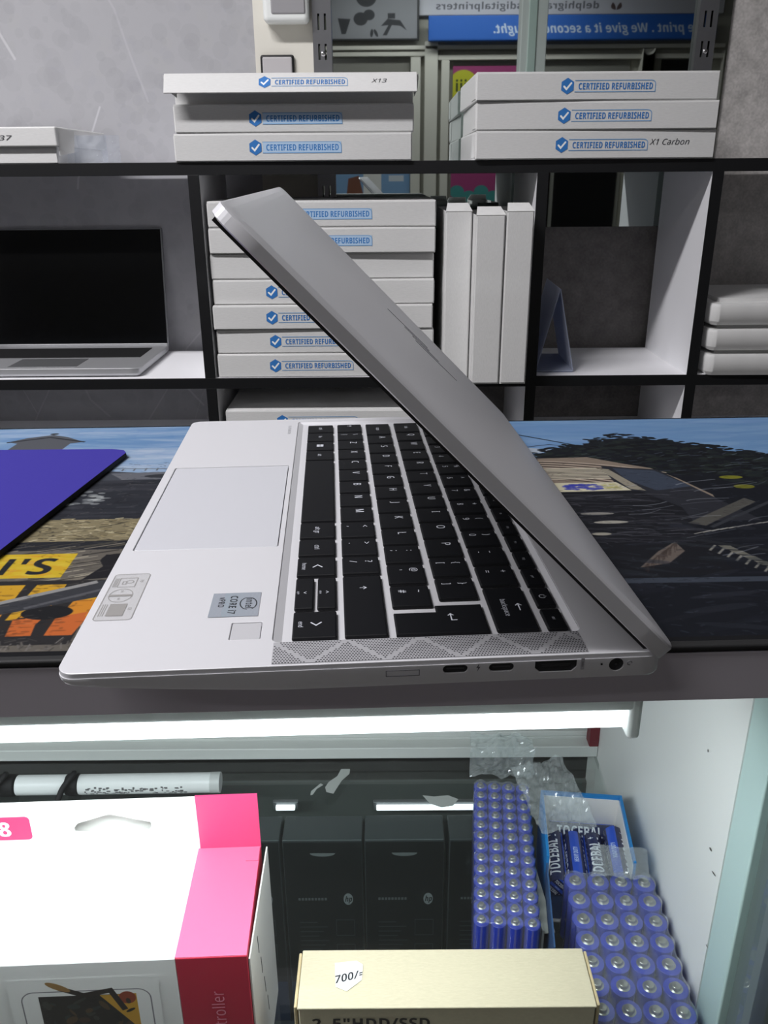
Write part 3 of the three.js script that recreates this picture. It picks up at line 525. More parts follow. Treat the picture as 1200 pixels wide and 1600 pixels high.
function pack(label, nx, nz, sp, spz, r, h, pos, turn) {
  const o = thing('battery_pack', label, 'battery pack', pos, turn); const c = cell(r, h);
  for (let j = 0; j < nz; j++) for (let i = 0; i < nx; i++) { const b = part('battery', c.sleeve, blue, o, [(i - (nx - 1) / 2) * sp, 0.0005, -(j + 0.5) * spz]); part('terminal', c.cap, zinc, b); }
  part('shrink_film', filmOver(nx, nz, sp, spz, r, h + 0.0012, 0.001), M.film, o, null, null, 'clear shrink film');
  return o;
}
// wide pack, foremost row just inside the front glass
pack('blue battery pack with large cells in shrink film in front of the open blue carton', 4, 8, 0.0148, 0.0152, 0.0071, 0.0488, [0.1398, H(HG) + 0.0003, -0.3015], R(-3));
// narrow pack of thin cells
const thin = pack('blue battery pack of small thin cells in shrink film behind the cream box', 4, 13, 0.0105, 0.0103, 0.0051, 0.0465, [0.0742, H(HG) + 0.0003, -0.3815], R(-6));
{ // display carton behind the wide pack, with a few loose cells
  const h = 0.058, w = 0.0545, CX = 0.1352, CR = R(-6.5), o = thing('battery_carton', 'open blue display carton holding loose batteries behind the large pack', 'carton', [CX, H(HG) + 0.0002, -0.4245], CR);
  const out = std(0x1c7fc4, 0.45), inn = std(0xe4e1de, 0.7), D = 0.0625;
  const wall = (x0, x1, y0, y1, z0, z1, ix0, ix1, iz0, iz1) => { const b = part('carton_wall', boxAt(x0, x1, y0, y1, z0, z1), out, o); part('white_lining', boxAt(ix0, ix1, y0 + 0.0005, y1 - 0.003, iz0, iz1), inn, b); };
  const e = 0.0018;
  wall(-w / 2 - e, w / 2 + e, 0, h, -D - e, -D, -w / 2, w / 2, -D, -D + 0.0006);
  wall(-w / 2 - e, -w / 2, 0, h, -D, 0.0, -w / 2, -w / 2 + 0.0006, -D, 0.0);
  wall(w / 2, w / 2 + e, 0, h, -D, 0.0, w / 2 - 0.0006, w / 2, -D, 0.0);
  part('carton_wall', boxAt(-w / 2 - e, -w / 2 - e + 0.001, 0, h - 0.006, 0, 0.066), std(0x34557f, 0.5), o, null, null, 'torn blue side wall');
  part('carton_floor', boxAt(-w / 2, w / 2, 0, 0.001, -D, 0), inn, o);
  part('raised_inset', boxAt(-w / 2 + 0.0008, w / 2 - 0.0008, 0.001, 0.0235, -D + 0.001, -0.002), std(0x38507c, 0.6), o);
  // loose batteries lying in it
  const skin = canvasTex(512, 256, (x, W, hh) => {
    x.fillStyle = '#1b2350'; x.fillRect(0, 0, W, hh); x.fillStyle = '#2c55c8'; x.fillRect(0, 0, W, 40); x.fillRect(0, 128, W, 40);
    for (const y of [84, 212]) { x.fillStyle = '#e9ecf2'; x.font = 'bold 66px sans-serif'; x.textBaseline = 'middle'; x.save(); x.translate(56, y); x.scale(360 / x.measureText('TOCEBAL').width, 1); x.fillText('TOCEBAL', 0, 0); x.restore(); x.font = 'bold 46px sans-serif'; x.fillText('+', 440, y - 14); x.fillText('−', 440, y + 16); }
    x.fillStyle = '#cfe0ff'; x.font = 'bold 26px sans-serif'; for (const y of [21, 149]) x.fillText('HEAVY DUTY', 190, y);
  });
  const sk = phy(0xffffff, { map: skin, roughness: 0.22, clearcoat: 0.5 });
  const loose = (label, x, y, z, ry, spin) => {
    const b = thing('loose_battery', label, 'battery', [0, 0, 0], 0, 'loose batteries in the blue carton');
    const g = new THREE.CylinderGeometry(0.0069, 0.0069, 0.0465, 28, 1); g.rotateX(Math.PI / 2); g.rotateZ(spin); g.rotateY(Math.PI / 2);
    const u = g.attributes.uv; for (let i = 0; i < u.count; i++) u.setXY(i, u.getY(i), 1 - u.getX(i));
    const th = CR, c = Math.cos(th), s = Math.sin(th);
    b.position.set(CX + x * c + z * s, H(HG) + y, -0.4245 - x * s + z * c); b.rotation.y = th + ry;
    part('sleeve', g, sk, b);
    const t = new THREE.LatheGeometry([[0.0001, 0.0022], [0.0024, 0.0022], [0.0026, 0.0004], [0.0058, 0.0002], [0.0062, -0.0006]].map(a => new THREE.Vector2(...a)), 18); t.rotateZ(-Math.PI / 2); part('terminal', t, zinc, b, [0.0234, 0, 0]);
  };
  loose('dark blue battery lying crosswise at the back of the blue carton', 0.001, 0.0312, -0.0535, 0, 1.85);
  loose('dark blue battery lying lengthwise along the left wall of the blue carton', -0.0197, 0.0312, -0.0238, Math.PI / 2, 0.8);
  loose('dark blue battery lying lengthwise, second from the left wall of the blue carton', -0.0057, 0.0312, -0.0238, Math.PI / 2, 2.6);
  loose('dark blue battery lying lengthwise, third from the left wall of the blue carton', 0.0083, 0.0312, -0.0238, Math.PI / 2, 1.06);
  loose('dark blue battery lying lengthwise along the right wall of the blue carton', 0.0222, 0.0382, -0.0238, Math.PI / 2, 2.2);
}
{ // white-grey folded card between the two packs, and torn film
  const a = onH(850, 1480, HG + 0.02), b = onH(808, 1330, HG + 0.02), len = Math.hypot(a.x - b.x, a.z - b.z);
  const o = thing('card_divider', 'narrow grey card strip standing between the two battery packs', 'card', [a.x - 0.002, H(HG) + 0.0003, a.z], Math.atan2(-(b.x - a.x), -(b.z - a.z)));
  part('card_sheet', rboxAt(0, 0.0016, 0, 0.034, -len, 0, 0.0004), std(0xa9aca4, 0.7), o);
  part('card_fold', rboxAt(0.0016, 0.0085, 0.031, 0.032, -len, 0, 0.0003), std(0xa9aca4, 0.7), o);
  const scrap = (label, c, w, l, turn, tilt, amp, sd) => {
    const t = thing('torn_film', label, 'plastic film', c, turn);
    let g = new THREE.PlaneGeometry(w, l, 26, 26); const p = g.attributes.position;
    for (let i = 0; i < p.count; i++) {
      let x = p.getX(i), y = p.getY(i); const e = 1 + 0.16 * noise.noise(Math.atan2(y, x) * 2.2, sd, 1);
      const z = amp * (noise.noise(x * 55, y * 55, sd) + 0.6 * Math.abs(noise.noise(x * 120, y * 90, sd + 4)) + 0.3 * noise.noise(x * 260, y * 260, sd + 9)) + amp * 0.12 * rr(-1, 1);
      p.setXYZ(i, x * e, y * e, z);
    }
    g.rotateX(-Math.PI / 2 + tilt); g.computeBoundingBox(); g.translate(0, -g.boundingBox.min.y, 0); g = g.toNonIndexed(); g.computeVertexNormals();
    part('film_sheet', g, M.filmClear, t);
  };
  const q = (x, y, h) => { const v = onH(x, y, h); return [v.x, v.y, v.z]; };
  scrap('crumpled end of clear film behind the pack of thin cells', q(783, 1198, HG + 0.042), 0.05, 0.035, R(-6), 0.5, 0.009, 2);
  scrap('torn clear film draped between the two battery packs', q(862, 1258, HG + 0.056), 0.042, 0.058, R(14), 0.25, 0.006, 5);
  scrap('torn clear film over the loose batteries in the blue carton', q(968, 1352, HG + 0.0545), 0.036, 0.024, R(-10), 0.12, 0.0025, 8);
}

// ------------------------------------------------------------------ printed desk mat and purple pad
{
  const MW = 0.86, MD = 0.3155, PX = 2048 / MW, hh = Math.round(MD * PX);
  const art = canvasTex(2048, hh, (x, W, Hh) => {          // drawn in millimetres: x from the mat centre, y from its front edge
    x.save(); x.translate(W / 2, Hh); x.scale(PX / 1000, -PX / 1000);
    const poly = (c, ...p) => { x.fillStyle = c; x.beginPath(); for (let i = 0; i < p.length; i += 2) x.lineTo(p[i], p[i + 1]); x.fill(); };
    const el = (c, a, b, r, s, t = 0) => { x.fillStyle = c; x.beginPath(); x.ellipse(a, b, r, s, t, 0, 7); x.fill(); };
    const line = (c, w, ...p) => { x.strokeStyle = c; x.lineWidth = w; x.beginPath(); for (let i = 0; i < p.length; i += 2) x.lineTo(p[i], p[i + 1]); x.stroke(); };
    x.fillStyle = '#6f97c6'; x.fillRect(-440, 0, 880, 330);
    // sky: cloud streaks
    for (let i = 0; i < 900; i++) { const cx = rr(-440, 440), cy = rr(205, 322), left = cx < 40; x.fillStyle = `rgba(${left ? '196,212,232' : '150,182,218'},${rr(0.04, 0.16)})`; x.beginPath(); x.ellipse(cx, cy, rr(8, 46), rr(1.5, 6), rr(-0.2, 0.25), 0, 7); x.fill(); }
    for (let i = 0; i < 320; i++) { x.fillStyle = `rgba(214,222,234,${rr(0.05, 0.16)})`; x.beginPath(); x.ellipse(rr(-440, -40), rr(210, 262), rr(6, 34), rr(2, 6), 0, 0, 7); x.fill(); }
    // LEFT: pavilion roof, sheds, straw, boards
    poly('#5c5f66', -247, 281, -238, 290, -222, 297, -210, 291, -196, 279, -204, 276, -206, 255, -242, 255, -240, 277);
    line('#2e3036', 2, -248, 280, -222, 291, -195, 279); el('#3a3b3e', -222, 299, 3, 2);
    line('#70767e', 1, -170, 221, -120, 219); for (let i = 0; i < 8; i++) line('#70767e', 1, -168 + i * 7, 221, -168 + i * 7, 216);
    poly('#474b54', -440, 216, -163, 216, -140, 212, -60, 214, -60, 136, -440, 136);
    poly('#2b2e36', -440, 196, -60, 200, -60, 138, -440, 138); poly('#6d7078', -160, 212, -60, 216, -60, 203, -150, 200); el('#33363d', -118, 206, 20, 4);
    for (let i = 0; i < 260; i++) { const g = rr(30, 74) | 0; x.fillStyle = `rgba(${g},${g + 2},${g + 10},.5)`; x.fillRect(rr(-440, -60), rr(138, 196), rr(6, 40), rr(1, 5)); }
    for (let i = 0; i < 50; i++) el('rgba(190,196,196,.5)', rr(-182, -150), rr(160, 184), rr(1, 4), rr(1, 2));
    x.fillStyle = '#8c8266'; x.fillRect(-440, 107, 380, 31);
    for (let i = 0; i < 1500; i++) { x.strokeStyle = ['#6a6048', '#a89c7a', '#4f4a3c', '#978a68', '#bfb594'][i % 5]; x.lineWidth = rr(0.4, 1.2); const a = rr(-440, -60), b = rr(106, 139); x.beginPath(); x.moveTo(a, b); x.lineTo(a + rr(-8, 8), b + rr(-2.4, 2.4)); x.stroke(); }
    x.fillStyle = '#6a655e'; x.fillRect(-440, 0, 400, 107); poly('#25272d', -440, 108, -60, 110, -60, 100, -440, 96);
    for (let i = 0; i < 700; i++) { x.strokeStyle = ['#837c70', '#575349', '#a39c8c', '#3f3c38'][i % 4]; x.lineWidth = rr(0.4, 1.4); const a = rr(-440, -60), b = rr(6, 104), l = rr(6, 30); x.beginPath(); x.moveTo(a, b); x.lineTo(a + l, b + l * 0.35); x.stroke(); }
    x.fillStyle = '#2b2a2c'; x.fillRect(-440, 10, 318, 56);
    // yellow label with the visible end of a word, then big orange letter blocks below it
    poly('#d9b92e', -330, 95, -144, 95, -144, 69, -330, 69); for (let i = 0; i < 240; i++) el(['rgba(222,140,40,.25)', 'rgba(240,214,90,.25)'][i % 2], rr(-330, -146), rr(70, 94), rr(1, 8), rr(0.6, 2.4));
    x.save(); x.translate(-150, 72.5); x.scale(1, -1); x.fillStyle = '#24262a'; x.font = 'bold 24px sans-serif'; x.textAlign = 'right'; x.fillText("N'S", 0, 0); x.restore();
    const blockc = ['#d8a62c', '#dc8f2e', '#cf6c34'];
    const block = (x0, x1, cut) => { for (let k = 0; k < 3; k++) poly(blockc[k], x0 + cut, 62 - k * 15, x1, 62 - k * 15, x1 - (k === 2 ? cut : 0), 47 - k * 15, x0, 47 - k * 15); };
    block(-240, -212, 4); block(-207, -182, 3); block(-179, -157, 2); block(-149, -139, 3); block(-133, -121, 2); block(-118, -100, 2);
    poly('#d8a62c', -152, 62, -142, 62, -136, 48, -146, 44, -150, 30, -154, 30); poly('#cf6c34', -151, 31, -141, 31, -139, 17, -149, 17); poly('#cf6c34', -134, 32, -122, 36, -124, 17, -134, 17);
    for (let i = 0; i < 320; i++) el('rgba(60,40,26,.28)', rr(-240, -110), rr(17, 62), rr(0.4, 3.4), rr(0.3, 1.0));
    el('#1a1b1f', -139, 36, 10.5, 6); poly('#3a3c42', -175, 38, -123, 66, -110, 68, -110, 54, -160, 34); line('#9a9a9a', 3, -172, 40, -126, 64); line('#5c5d63', 2, -150, 40, -112, 62);
    poly('#1d1d22', -134, 66, -128, 80, -131, 86, -130, 93, -118, 92, -110, 70); el('#1d1d22', -124, 88, 7, 6);
    for (let i = 0; i < 300; i++) { const g = rr(70, 130) | 0; x.strokeStyle = `rgb(${g},${g - 4},${g - 8})`; x.lineWidth = 0.6; const a = rr(-440, -90), b = rr(3, 12); x.beginPath(); x.moveTo(a, b); x.lineTo(a + rr(-2, 2), b + rr(1, 5)); x.stroke(); }
    // RIGHT: dark undergrowth, tree crowns, a rounded ribbed shape, slanting bars
    poly('#12161f', 60, 0, 440, 0, 440, 205, 251, 222, 223, 240, 192, 262, 168, 268, 133, 250, 104, 230, 60, 226);
    for (let i = 0; i < 1500; i++) { const a = rr(95, 430), t = a < 168 ? 232 + (a - 104) * 0.58 : 272 - (a - 168) * 0.56, b = rr(Math.max(150, t - 70), t + 3); el(['#12161c', '#1c2427', '#222a28', '#0e1116'][i % 4], a, b, rr(1.5, 6), rr(0.8, 2.6), rr(-0.3, 0.3)); }
    for (let i = 0; i < 70; i++) line('rgba(150,165,185,.45)', 0.6, ...(() => { const a = rr(120, 300), b = rr(190, 235); return [a, b, a + rr(3, 9), b + rr(0, 3)]; })());
    line('#20252c', 1.6, 95, 284, 133, 255, 150, 244); line('#2c323a', 1, 98, 250, 118, 256, 140, 246);
    poly('#b7c3d2', 96, 252, 118, 244, 108, 238, 92, 240);
    poly('#8d7f72', 60, 226, 106, 227, 136, 228, 155, 214, 169, 205, 179, 186, 189, 158, 186, 140, 160, 130, 60, 130);
    for (let i = 0; i < 16; i++) { x.strokeStyle = i % 2 ? '#3a3431' : '#c4b4a4'; x.lineWidth = 1.1; x.beginPath(); x.moveTo(60, 222 - i * 1.8); x.quadraticCurveTo(125, 228 - i * 2.2, 176 - i, 196 - i * 2.6); x.stroke(); }
    poly('#c8c0ac', 60, 207, 136, 207, 144, 187, 60, 187); for (let i = 0; i < 7; i++) line('#4a4440', 0.9, 60, 204.5 - i * 2.5, 141, 204.5 - i * 2.5);
    poly('#2a2c34', 140, 210, 172, 202, 186, 160, 200, 120, 60, 120, 60, 164, 140, 168); poly('#3d4656', 146, 206, 170, 200, 182, 172, 160, 166, 148, 186); poly('#9a9484', 137, 206, 143, 204, 154, 166, 146, 169);
    poly('#d6d0b4', 60, 181, 141, 181, 146, 167, 60, 165); for (let i = 0; i < 60; i++) el('rgba(56,64,168,.6)', rr(110, 130), rr(169, 178), rr(1, 3), rr(0.6, 1.8)); for (let i = 0; i < 24; i++) el('rgba(170,168,90,.4)', rr(132, 141), rr(170, 178), rr(0.6, 2), rr(0.6, 1.4));
    poly('#16181f', 60, 164, 150, 166, 165, 140, 160, 60, 60, 50);
    for (let i = 0; i < 220; i++) { const g = rr(34, 96) | 0; x.strokeStyle = `rgba(${g},${g},${g + 8},.6)`; x.lineWidth = rr(0.5, 1.4); const a = rr(60, 148), b = rr(95, 164); x.beginPath(); x.moveTo(a, b); x.quadraticCurveTo(a + 10, b + 2, a + rr(8, 26), b - rr(0, 3)); x.stroke(); }
    el('#a5a298', 121, 121, 9, 2.0); el('#8d8b86', 117, 133, 9, 1.8); el('#a09c90', 112, 106, 5, 1.8);
    poly('#6a605a', 119, 67, 133, 84, 145, 95, 146, 84, 134, 71); for (let i = 0; i < 60; i++) line('rgba(60,50,46,.5)', 0.5, ...(() => { const t = rnd(), a = 120 + 24 * t, b = 68 + 26 * t; return [a, b - rr(0, 8), a + 3, b + 2]; })());
    poly('#54534f', 160, 118, 204, 152, 208, 146, 168, 114); line('#34373e', 2.4, 170, 112, 216, 146); line('#23262c', 3, 150, 100, 230, 62);
    for (let i = 0; i < 9; i++) { line('#9c9a94', 0.8, 158 + i * 5, 104 + i * 1.5, 168 + i * 5, 108 + i * 1.5); line('#8a8880', 1.2, 163 + i * 2.6, 90 - i * 4, 158 + i * 2.6, 84 - i * 4); }
    for (let i = 0; i < 5; i++) poly('#6f6e66', 164 + i * 3.2, 90 - i * 6, 170 + i * 3.2, 89 - i * 6, 172 + i * 3.2, 84 - i * 6, 166 + i * 3.2, 85 - i * 6);
    el('#7c7c26', 211, 186, 7, 3); el('#6e6e22', 212, 170, 6, 3.4);
    for (let i = 0; i < 260; i++) { const g = rr(26, 60) | 0; x.fillStyle = `rgba(${g},${g + 4},${g + 14},.35)`; x.beginPath(); x.ellipse(rr(60, 440), rr(2, 120), rr(4, 20), rr(0.6, 3), rr(-0.4, 0.4), 0, 7); x.fill(); }
    line('#3d4450', 5, 100, 54, 440, 50);
    for (let i = 0; i < 260; i++) { const a = rr(96, 300), t = a < 168 ? 234 + (a - 104) * 0.6 : 274 - (a - 168) * 0.56; el('#141920', a, t + rr(-6, 7), rr(1.2, 5), rr(0.6, 1.8), rr(-0.4, 0.4)); }
    for (let i = 0; i < 9000; i++) { const a = rr(-430, 430), b = rr(2, 232); if (a > -60 && a < 60) continue; const dark = rnd() < 0.62; x.strokeStyle = dark ? 'rgba(12,13,18,.22)' : a > 0 ? 'rgba(128,136,152,.16)' : 'rgba(190,182,164,.18)'; x.lineWidth = rr(0.3, 1.1); x.beginPath(); x.moveTo(a, b); x.lineTo(a + rr(-5, 5), b + rr(-2.2, 2.2)); x.stroke(); }
    for (let i = 0; i < 46; i++) { const a = rr(120, 300), b = rr(70, 190); x.strokeStyle = `rgba(170,174,182,${rr(0.2, 0.6)})`; x.lineWidth = rr(0.4, 1); x.beginPath(); x.moveTo(a, b); x.quadraticCurveTo(a + rr(4, 12), b + rr(-2, 6), a + rr(14, 30), b + rr(2, 12)); x.stroke(); }
    x.restore();
    x.fillStyle = '#141519'; x.fillRect(0, Hh - 12, W, 12); x.fillRect(0, 0, W, 5); x.fillRect(0, 0, 6, Hh); x.fillRect(W - 6, 0, 6, Hh);
  });
  const o = thing('desk_mat', 'long printed desk mat with sky and dark scenery on the counter', 'desk mat', [CF.x, H(HC), CF.z - 0.0005], YAW);
  part('mat_body', rboxAt(-MW / 2, MW / 2, 0, 0.0026, -MD, 0, 0.001), M.rubber, o);
  const g = new THREE.PlaneGeometry(MW - 0.003, MD - 0.003); g.rotateX(-Math.PI / 2);
  part('printed_cloth', g, phy(0xc4c4c4, { roughness: 0.85, specularIntensity: 0.3, map: art, bumpMap: noiseTex(128, () => 128 + 80 * (rnd() - 0.5)), bumpScale: 0.00008 }), o, [0, 0.003, -MD / 2]);
  part('stitched_hem', rboxAt(-MW / 2 - 0.0006, MW / 2 + 0.0006, 0.0004, 0.0034, -0.0035, 0.0008, 0.0012), M.rubber, o, null, null, 'black stitched hem');
}
{
  // purple pad: a corner lies beside the laptop, the rest runs out to the left
  const pts = [[-430, 256], [-240, 252], [-168, 250], [-160, 247.5], [-157, 242], [-158, 236], [-184, 58], [-430, 58]];
  const s = new THREE.Shape(); pts.forEach(([x, y], i) => i ? s.lineTo(x / 1000, y / 1000) : s.moveTo(x / 1000, y / 1000));
  const g = ext(s, 0.0022, 0.0005, 2); g.rotateX(-Math.PI / 2);
  const weave = noiseTex(128, (u, v, i, j) => 128 + ((i + j) % 4 < 2 ? 46 : -46) + 40 * (rnd() - 0.5)); weave.repeat.set(60, 60);
  const o = thing('mouse_pad', 'plain purple blue cloth mouse pad lying on the printed mat', 'mouse pad', [CF.x, H(HM) + 0.0003, CF.z], YAW);
  part('pad_base', g, M.rubber, o, [0, 0.0004, 0]);
  const t = new THREE.ShapeGeometry(s); t.rotateX(-Math.PI / 2);
  part('cloth_top', t, std(0x2a2088, 0.9, 0, { bumpMap: weave, bumpScale: 0.0002 }), o, [0, 0.0033, 0], null, 'purple woven cloth');
}

// ------------------------------------------------------------------ the laptop
{
  const W = 0.3076, D = 0.2045, dk = 0.0135, O = V(-0.110127, H(-0.15327) - dk, -0.236937);
  const o = thing('laptop', 'half open silver laptop with black keys lying on the printed mat', 'laptop', [O.x, O.y, O.z], 0.0591225);
  const mm = v => v / 1000, alu = std(0xd6d6da, 0.42, 0.28, { bumpMap: noiseTex(128, () => 128 + 60 * (rnd() - 0.5)), bumpScale: 0.00002 });
  const under = x => { const t = Math.min(1, Math.max(0, x / 0.075)); return 0.0087 - (0.0087 - 0.0026) * Math.pow(t, 0.62); };
  const PT = 0.0020, DB = 0.2075;                                       // thickness of the deck plate
  // base shell with real port openings
  let shell = slab(DB, W, 0.006, [{ y: x => under(x) + 0.0006, inset: 0.0016 }, { y: x => under(x) + 0.001, inset: 0.0007 }, { y: x => under(x) + 0.002, inset: 0.0001 }, { y: x => Math.max(under(x) + 0.0022, dk - PT - 0.0002), inset: 0 }, { y: dk - PT, inset: 0 }], { step: 0.004 });
  const ev = new Evaluator(); ev.attributes = ['position', 'normal', 'uv'];
  let br = new Brush(mergeVertices(shell)); br.updateMatrixWorld();
  const holes = [];
  const pill = (x0, x1, y0, y1, r) => { const g = ext(rrShape(mm(x0), dk + mm(y0), mm(x1), dk + mm(y1), mm(r)), 0.008, 0, 1, 6); g.translate(0, 0, -0.0065); return g; };
  holes.push(pill(130.1, 138.7, -5.5, -2.4, 1.5), pill(146, 154.7, -5.5, -2.4, 1.5));
  const hd = new THREE.Shape(); [[162, -2.2], [176.7, -2.2], [176.7, -4.9], [174.9, -6.6], [163.8, -6.6], [162, -4.9]].forEach(([x, y], i) => i ? hd.lineTo(mm(x), dk + mm(y)) : hd.moveTo(mm(x), dk + mm(y))); holes.push(ext(hd, 0.008).translate(0, 0, -0.0065));
  const dc = new THREE.Shape(); dc.absarc(mm(190.6), dk - 0.0047, 0.0026, 0, 2 * Math.PI); holes.push(ext(dc, 0.008, 0, 1, 14).translate(0, 0, -0.0065));
  for (const h of holes) { const b = new Brush(h); b.updateMatrixWorld(); br = ev.evaluate(br, b, SUBTRACTION); br.updateMatrixWorld(); }
  const base = part('base_shell', br.geometry, alu, o);
  // connectors inside the openings
  const inside = (g, n) => part(n, g, M.black, base, null, null, 'dark port opening');
  const shrink = (x0, x1, y0, y1, r) => ext(rrShape(mm(x0), dk + mm(y0), mm(x1), dk + mm(y1), mm(r)), 0.004, 0, 1, 6).translate(0, 0, -0.0046);
  inside(shrink(130.12, 138.68, -5.48, -2.42, 1.48), 'usb_port'); inside(shrink(146.02, 154.68, -5.48, -2.42, 1.48), 'usb_port');
  inside(ext(hd, 0.004).translate(0, 0, -0.0046), 'video_port'); inside(new THREE.CylinderGeometry(0.00258, 0.00258, 0.004, 20).rotateX(Math.PI / 2).translate(mm(190.6), dk - 0.0047, -0.0026), 'power_jack');
  for (const x of [134.4, 150.35]) part('port_tongue', rbox(0.0062, 0.0007, 0.001, 0.0003), std(0x2d2d30, 0.5), base, [mm(x), dk - 0.00395, -0.0009]);
  part('video_tongue', rbox(0.01, 0.0012, 0.001, 0.0003), std(0x232325, 0.5), base, [mm(169.4), dk - 0.0042, -0.0009]);
  part('jack_pin', new THREE.CylinderGeometry(0.0004, 0.0004, 0.001, 8).rotateX(Math.PI / 2), std(0x3a3a3c, 0.4), base, [mm(190.6), dk - 0.0047, -0.0007]);
  const mark = std(0x4d4c50, 0.6);
  part('card_slot', strip([boxAt(mm(110.6), mm(122), dk - 0.0059, dk - 0.0057, -0.0001, 0.0001), boxAt(mm(110.6), mm(122), dk - 0.0037, dk - 0.0035, -0.0001, 0.0001), boxAt(mm(110.5), mm(110.7), dk - 0.0059, dk - 0.0035, -0.0001, 0.0001), boxAt(mm(121.9), mm(122.1), dk - 0.0059, dk - 0.0035, -0.0001, 0.0001)]), mark, base, null, null, 'fine outline of a card slot');
  part('charge_light', new THREE.CircleGeometry(0.0004, 10), M.black, base, [mm(185.3), dk - 0.0042, 0.0002]);
  const bolt = new THREE.Shape(); [[0.3, 1.6], [-0.7, -0.2], [0, -0.1], [-0.4, -1.6], [0.7, 0.3], [0, 0.2]].forEach(([x, y], i) => i ? bolt.lineTo(mm(x), mm(y)) : bolt.moveTo(mm(x), mm(y)));
  part('printed_bolt', ext(bolt, 0.00005), mark, base, [mm(142.3), dk - 0.0036, 0.0001]);
  const stx = flat(canvasTex(32, 128, (x, w, h) => { x.fillStyle = '#8e8d91'; x.fillRect(0, 0, w, h); x.translate(w / 2, h / 2); x.rotate(-Math.PI / 2); x.fillStyle = '#3c3b3f'; x.font = 'bold 22px sans-serif'; x.textAlign = 'center'; x.textBaseline = 'middle'; x.fillText('HDMI', 0, 1); }), 0.5);
  part('printed_text', print(0.0012, 0.0045), stx, base, [mm(178.6), dk - 0.0038, 0.0002], null, 'tiny vertical port lettering');
  const pin = new THREE.TorusGeometry(0.0008, 0.00015, 6, 14, 5); part('printed_symbol', pin, mark, base, [mm(195.2), dk - 0.0042, 0.0001]);
  for (const [x, z] of [[0.03, -0.03], [0.03, -W + 0.03], [0.18, -0.03], [0.18, -W + 0.03]]) part('rubber_foot', new THREE.CylinderGeometry(0.005, 0.005, under(x) + 0.0008, 16), M.rubber, o, [x, (under(x) + 0.0008) / 2, z]);
  // deck plate with openings for keyboard tray and touchpad
  const ps = rrShape(0.0002, 0.0002, DB - 0.0002, W - 0.0002, 0.006);
  const hk = rrShape(mm(71.2), mm(15.8), mm(182.2), mm(301), 0.0025); ps.holes.push(new THREE.Path(hk.getPoints(6)));
  const tp = rrShape(mm(4.8), mm(98.6), mm(68.8), mm(211), 0.0012); ps.holes.push(new THREE.Path(tp.getPoints(6)));
  const fpS = rrShape(mm(55.6), mm(18.6), mm(66.8), mm(30.8), 0.0006); ps.holes.push(new THREE.Path(fpS.getPoints(4)));
  const plate = ext(ps, PT - 0.0005, 0.00025, 2, 6); plate.rotateX(-Math.PI / 2); plate.translate(0, dk - PT + 0.00025, 0);
  const deck = part('deck_plate', plate, alu, o);
  const lay = (g, y) => { g.rotateX(-Math.PI / 2); g.translate(0, y, 0); return g; };
  part('touchpad_well', lay(new THREE.ShapeGeometry(tp), dk - PT + 0.00005), M.rubber, deck);
  part('touchpad', lay(ext(rrShape(mm(5.25), mm(99.05), mm(68.35), mm(210.55), 0.0009), 0.0006, 0.0001), dk - 0.0009), std(0xcfd0d6, 0.36, 0.28), o, null, null, 'smooth grey touchpad');
  part('sensor_well', lay(new THREE.ShapeGeometry(fpS), dk - PT + 0.00005), M.rubber, deck);
  part('fingerprint_sensor', lay(ext(rrShape(mm(55.85), mm(18.85), mm(66.55), mm(30.55), 0.0005), 0.0006, 0.0001), dk - 0.0009), std(0xc6c6ca, 0.4, 0.3), o);
  // sunk keyboard tray with sloping walls
  {
    const A = [[71.4, 16], [182, 16], [182, 300.8], [71.4, 300.8]], B = [[74.4, 17], [180.0, 17], [180.0, 299.5], [74.4, 299.5]], y0 = dk - PT + 0.0003, y1 = dk - 0.0002, pos = [], f = [];
    [...A.map(p => [...p, y1]), ...B.map(p => [...p, y0])].forEach(([u, v, y]) => pos.push(mm(u), y, -mm(v)));
    for (let i = 0; i < 4; i++) { const j = (i + 1) % 4; f.push(i, j, 4 + j, i, 4 + j, 4 + i); } f.push(4, 5, 6, 4, 6, 7);
    let g = new THREE.BufferGeometry(); g.setAttribute('position', new THREE.Float32BufferAttribute(pos, 3)); g.setIndex(f); g.setAttribute('uv', new THREE.Float32BufferAttribute(new Array(16).fill(0), 2)); g = g.toNonIndexed(); g.computeVertexNormals();
    part('keyboard_tray', g, alu, o);
  }
  // perforated speaker strip along the near side
  const gr = canvasTex(2048, 288, (x, w, h) => {
    x.fillStyle = '#bcbcc0'; x.fillRect(0, 0, w, h); x.fillStyle = '#1b1b1f';
    const n = 104, m = 13; const gap = (u, v) => { const p = ((u * 4.2) % 1 + 1) % 1, tri = p < 0.5 ? p * 2 : 2 - p * 2; return Math.abs(tri - v) < 0.09; };
    for (let j = 0; j < m; j++) for (let i = 0; i < n; i++) { const u = (i + (j % 2) * 0.5 + 0.5) / n, v = (j + 0.5) / m; if (gap(u, v)) continue; x.beginPath(); x.arc(u * w, v * h, 6.2, 0, 7); x.fill(); }
  });
  const gg = new THREE.PlaneGeometry(mm(109), mm(14)); gg.rotateX(-Math.PI / 2);
  part('speaker_grille', gg, std(0xffffff, 0.4, 0.4, { map: gr }), o, [mm(126.3), dk + 0.0002, -mm(8.2)], null, 'perforated speaker strip');
  // stickers and word mark
  const dec = (name, u0, u1, v0, v1, w, h, draw, label, rough = 0.5) => { const t = canvasTex(w, h, draw); const g = new THREE.PlaneGeometry(mm(v1 - v0), mm(u1 - u0)); g.rotateX(-Math.PI / 2); g.rotateY(-Math.PI / 2); part(name, rough ? g : g, std(0xffffff, rough, 0.1, { map: t, transparent: true }), o, [mm((u0 + u1) / 2), dk + 0.0002, -mm((v0 + v1) / 2)], null, label); };
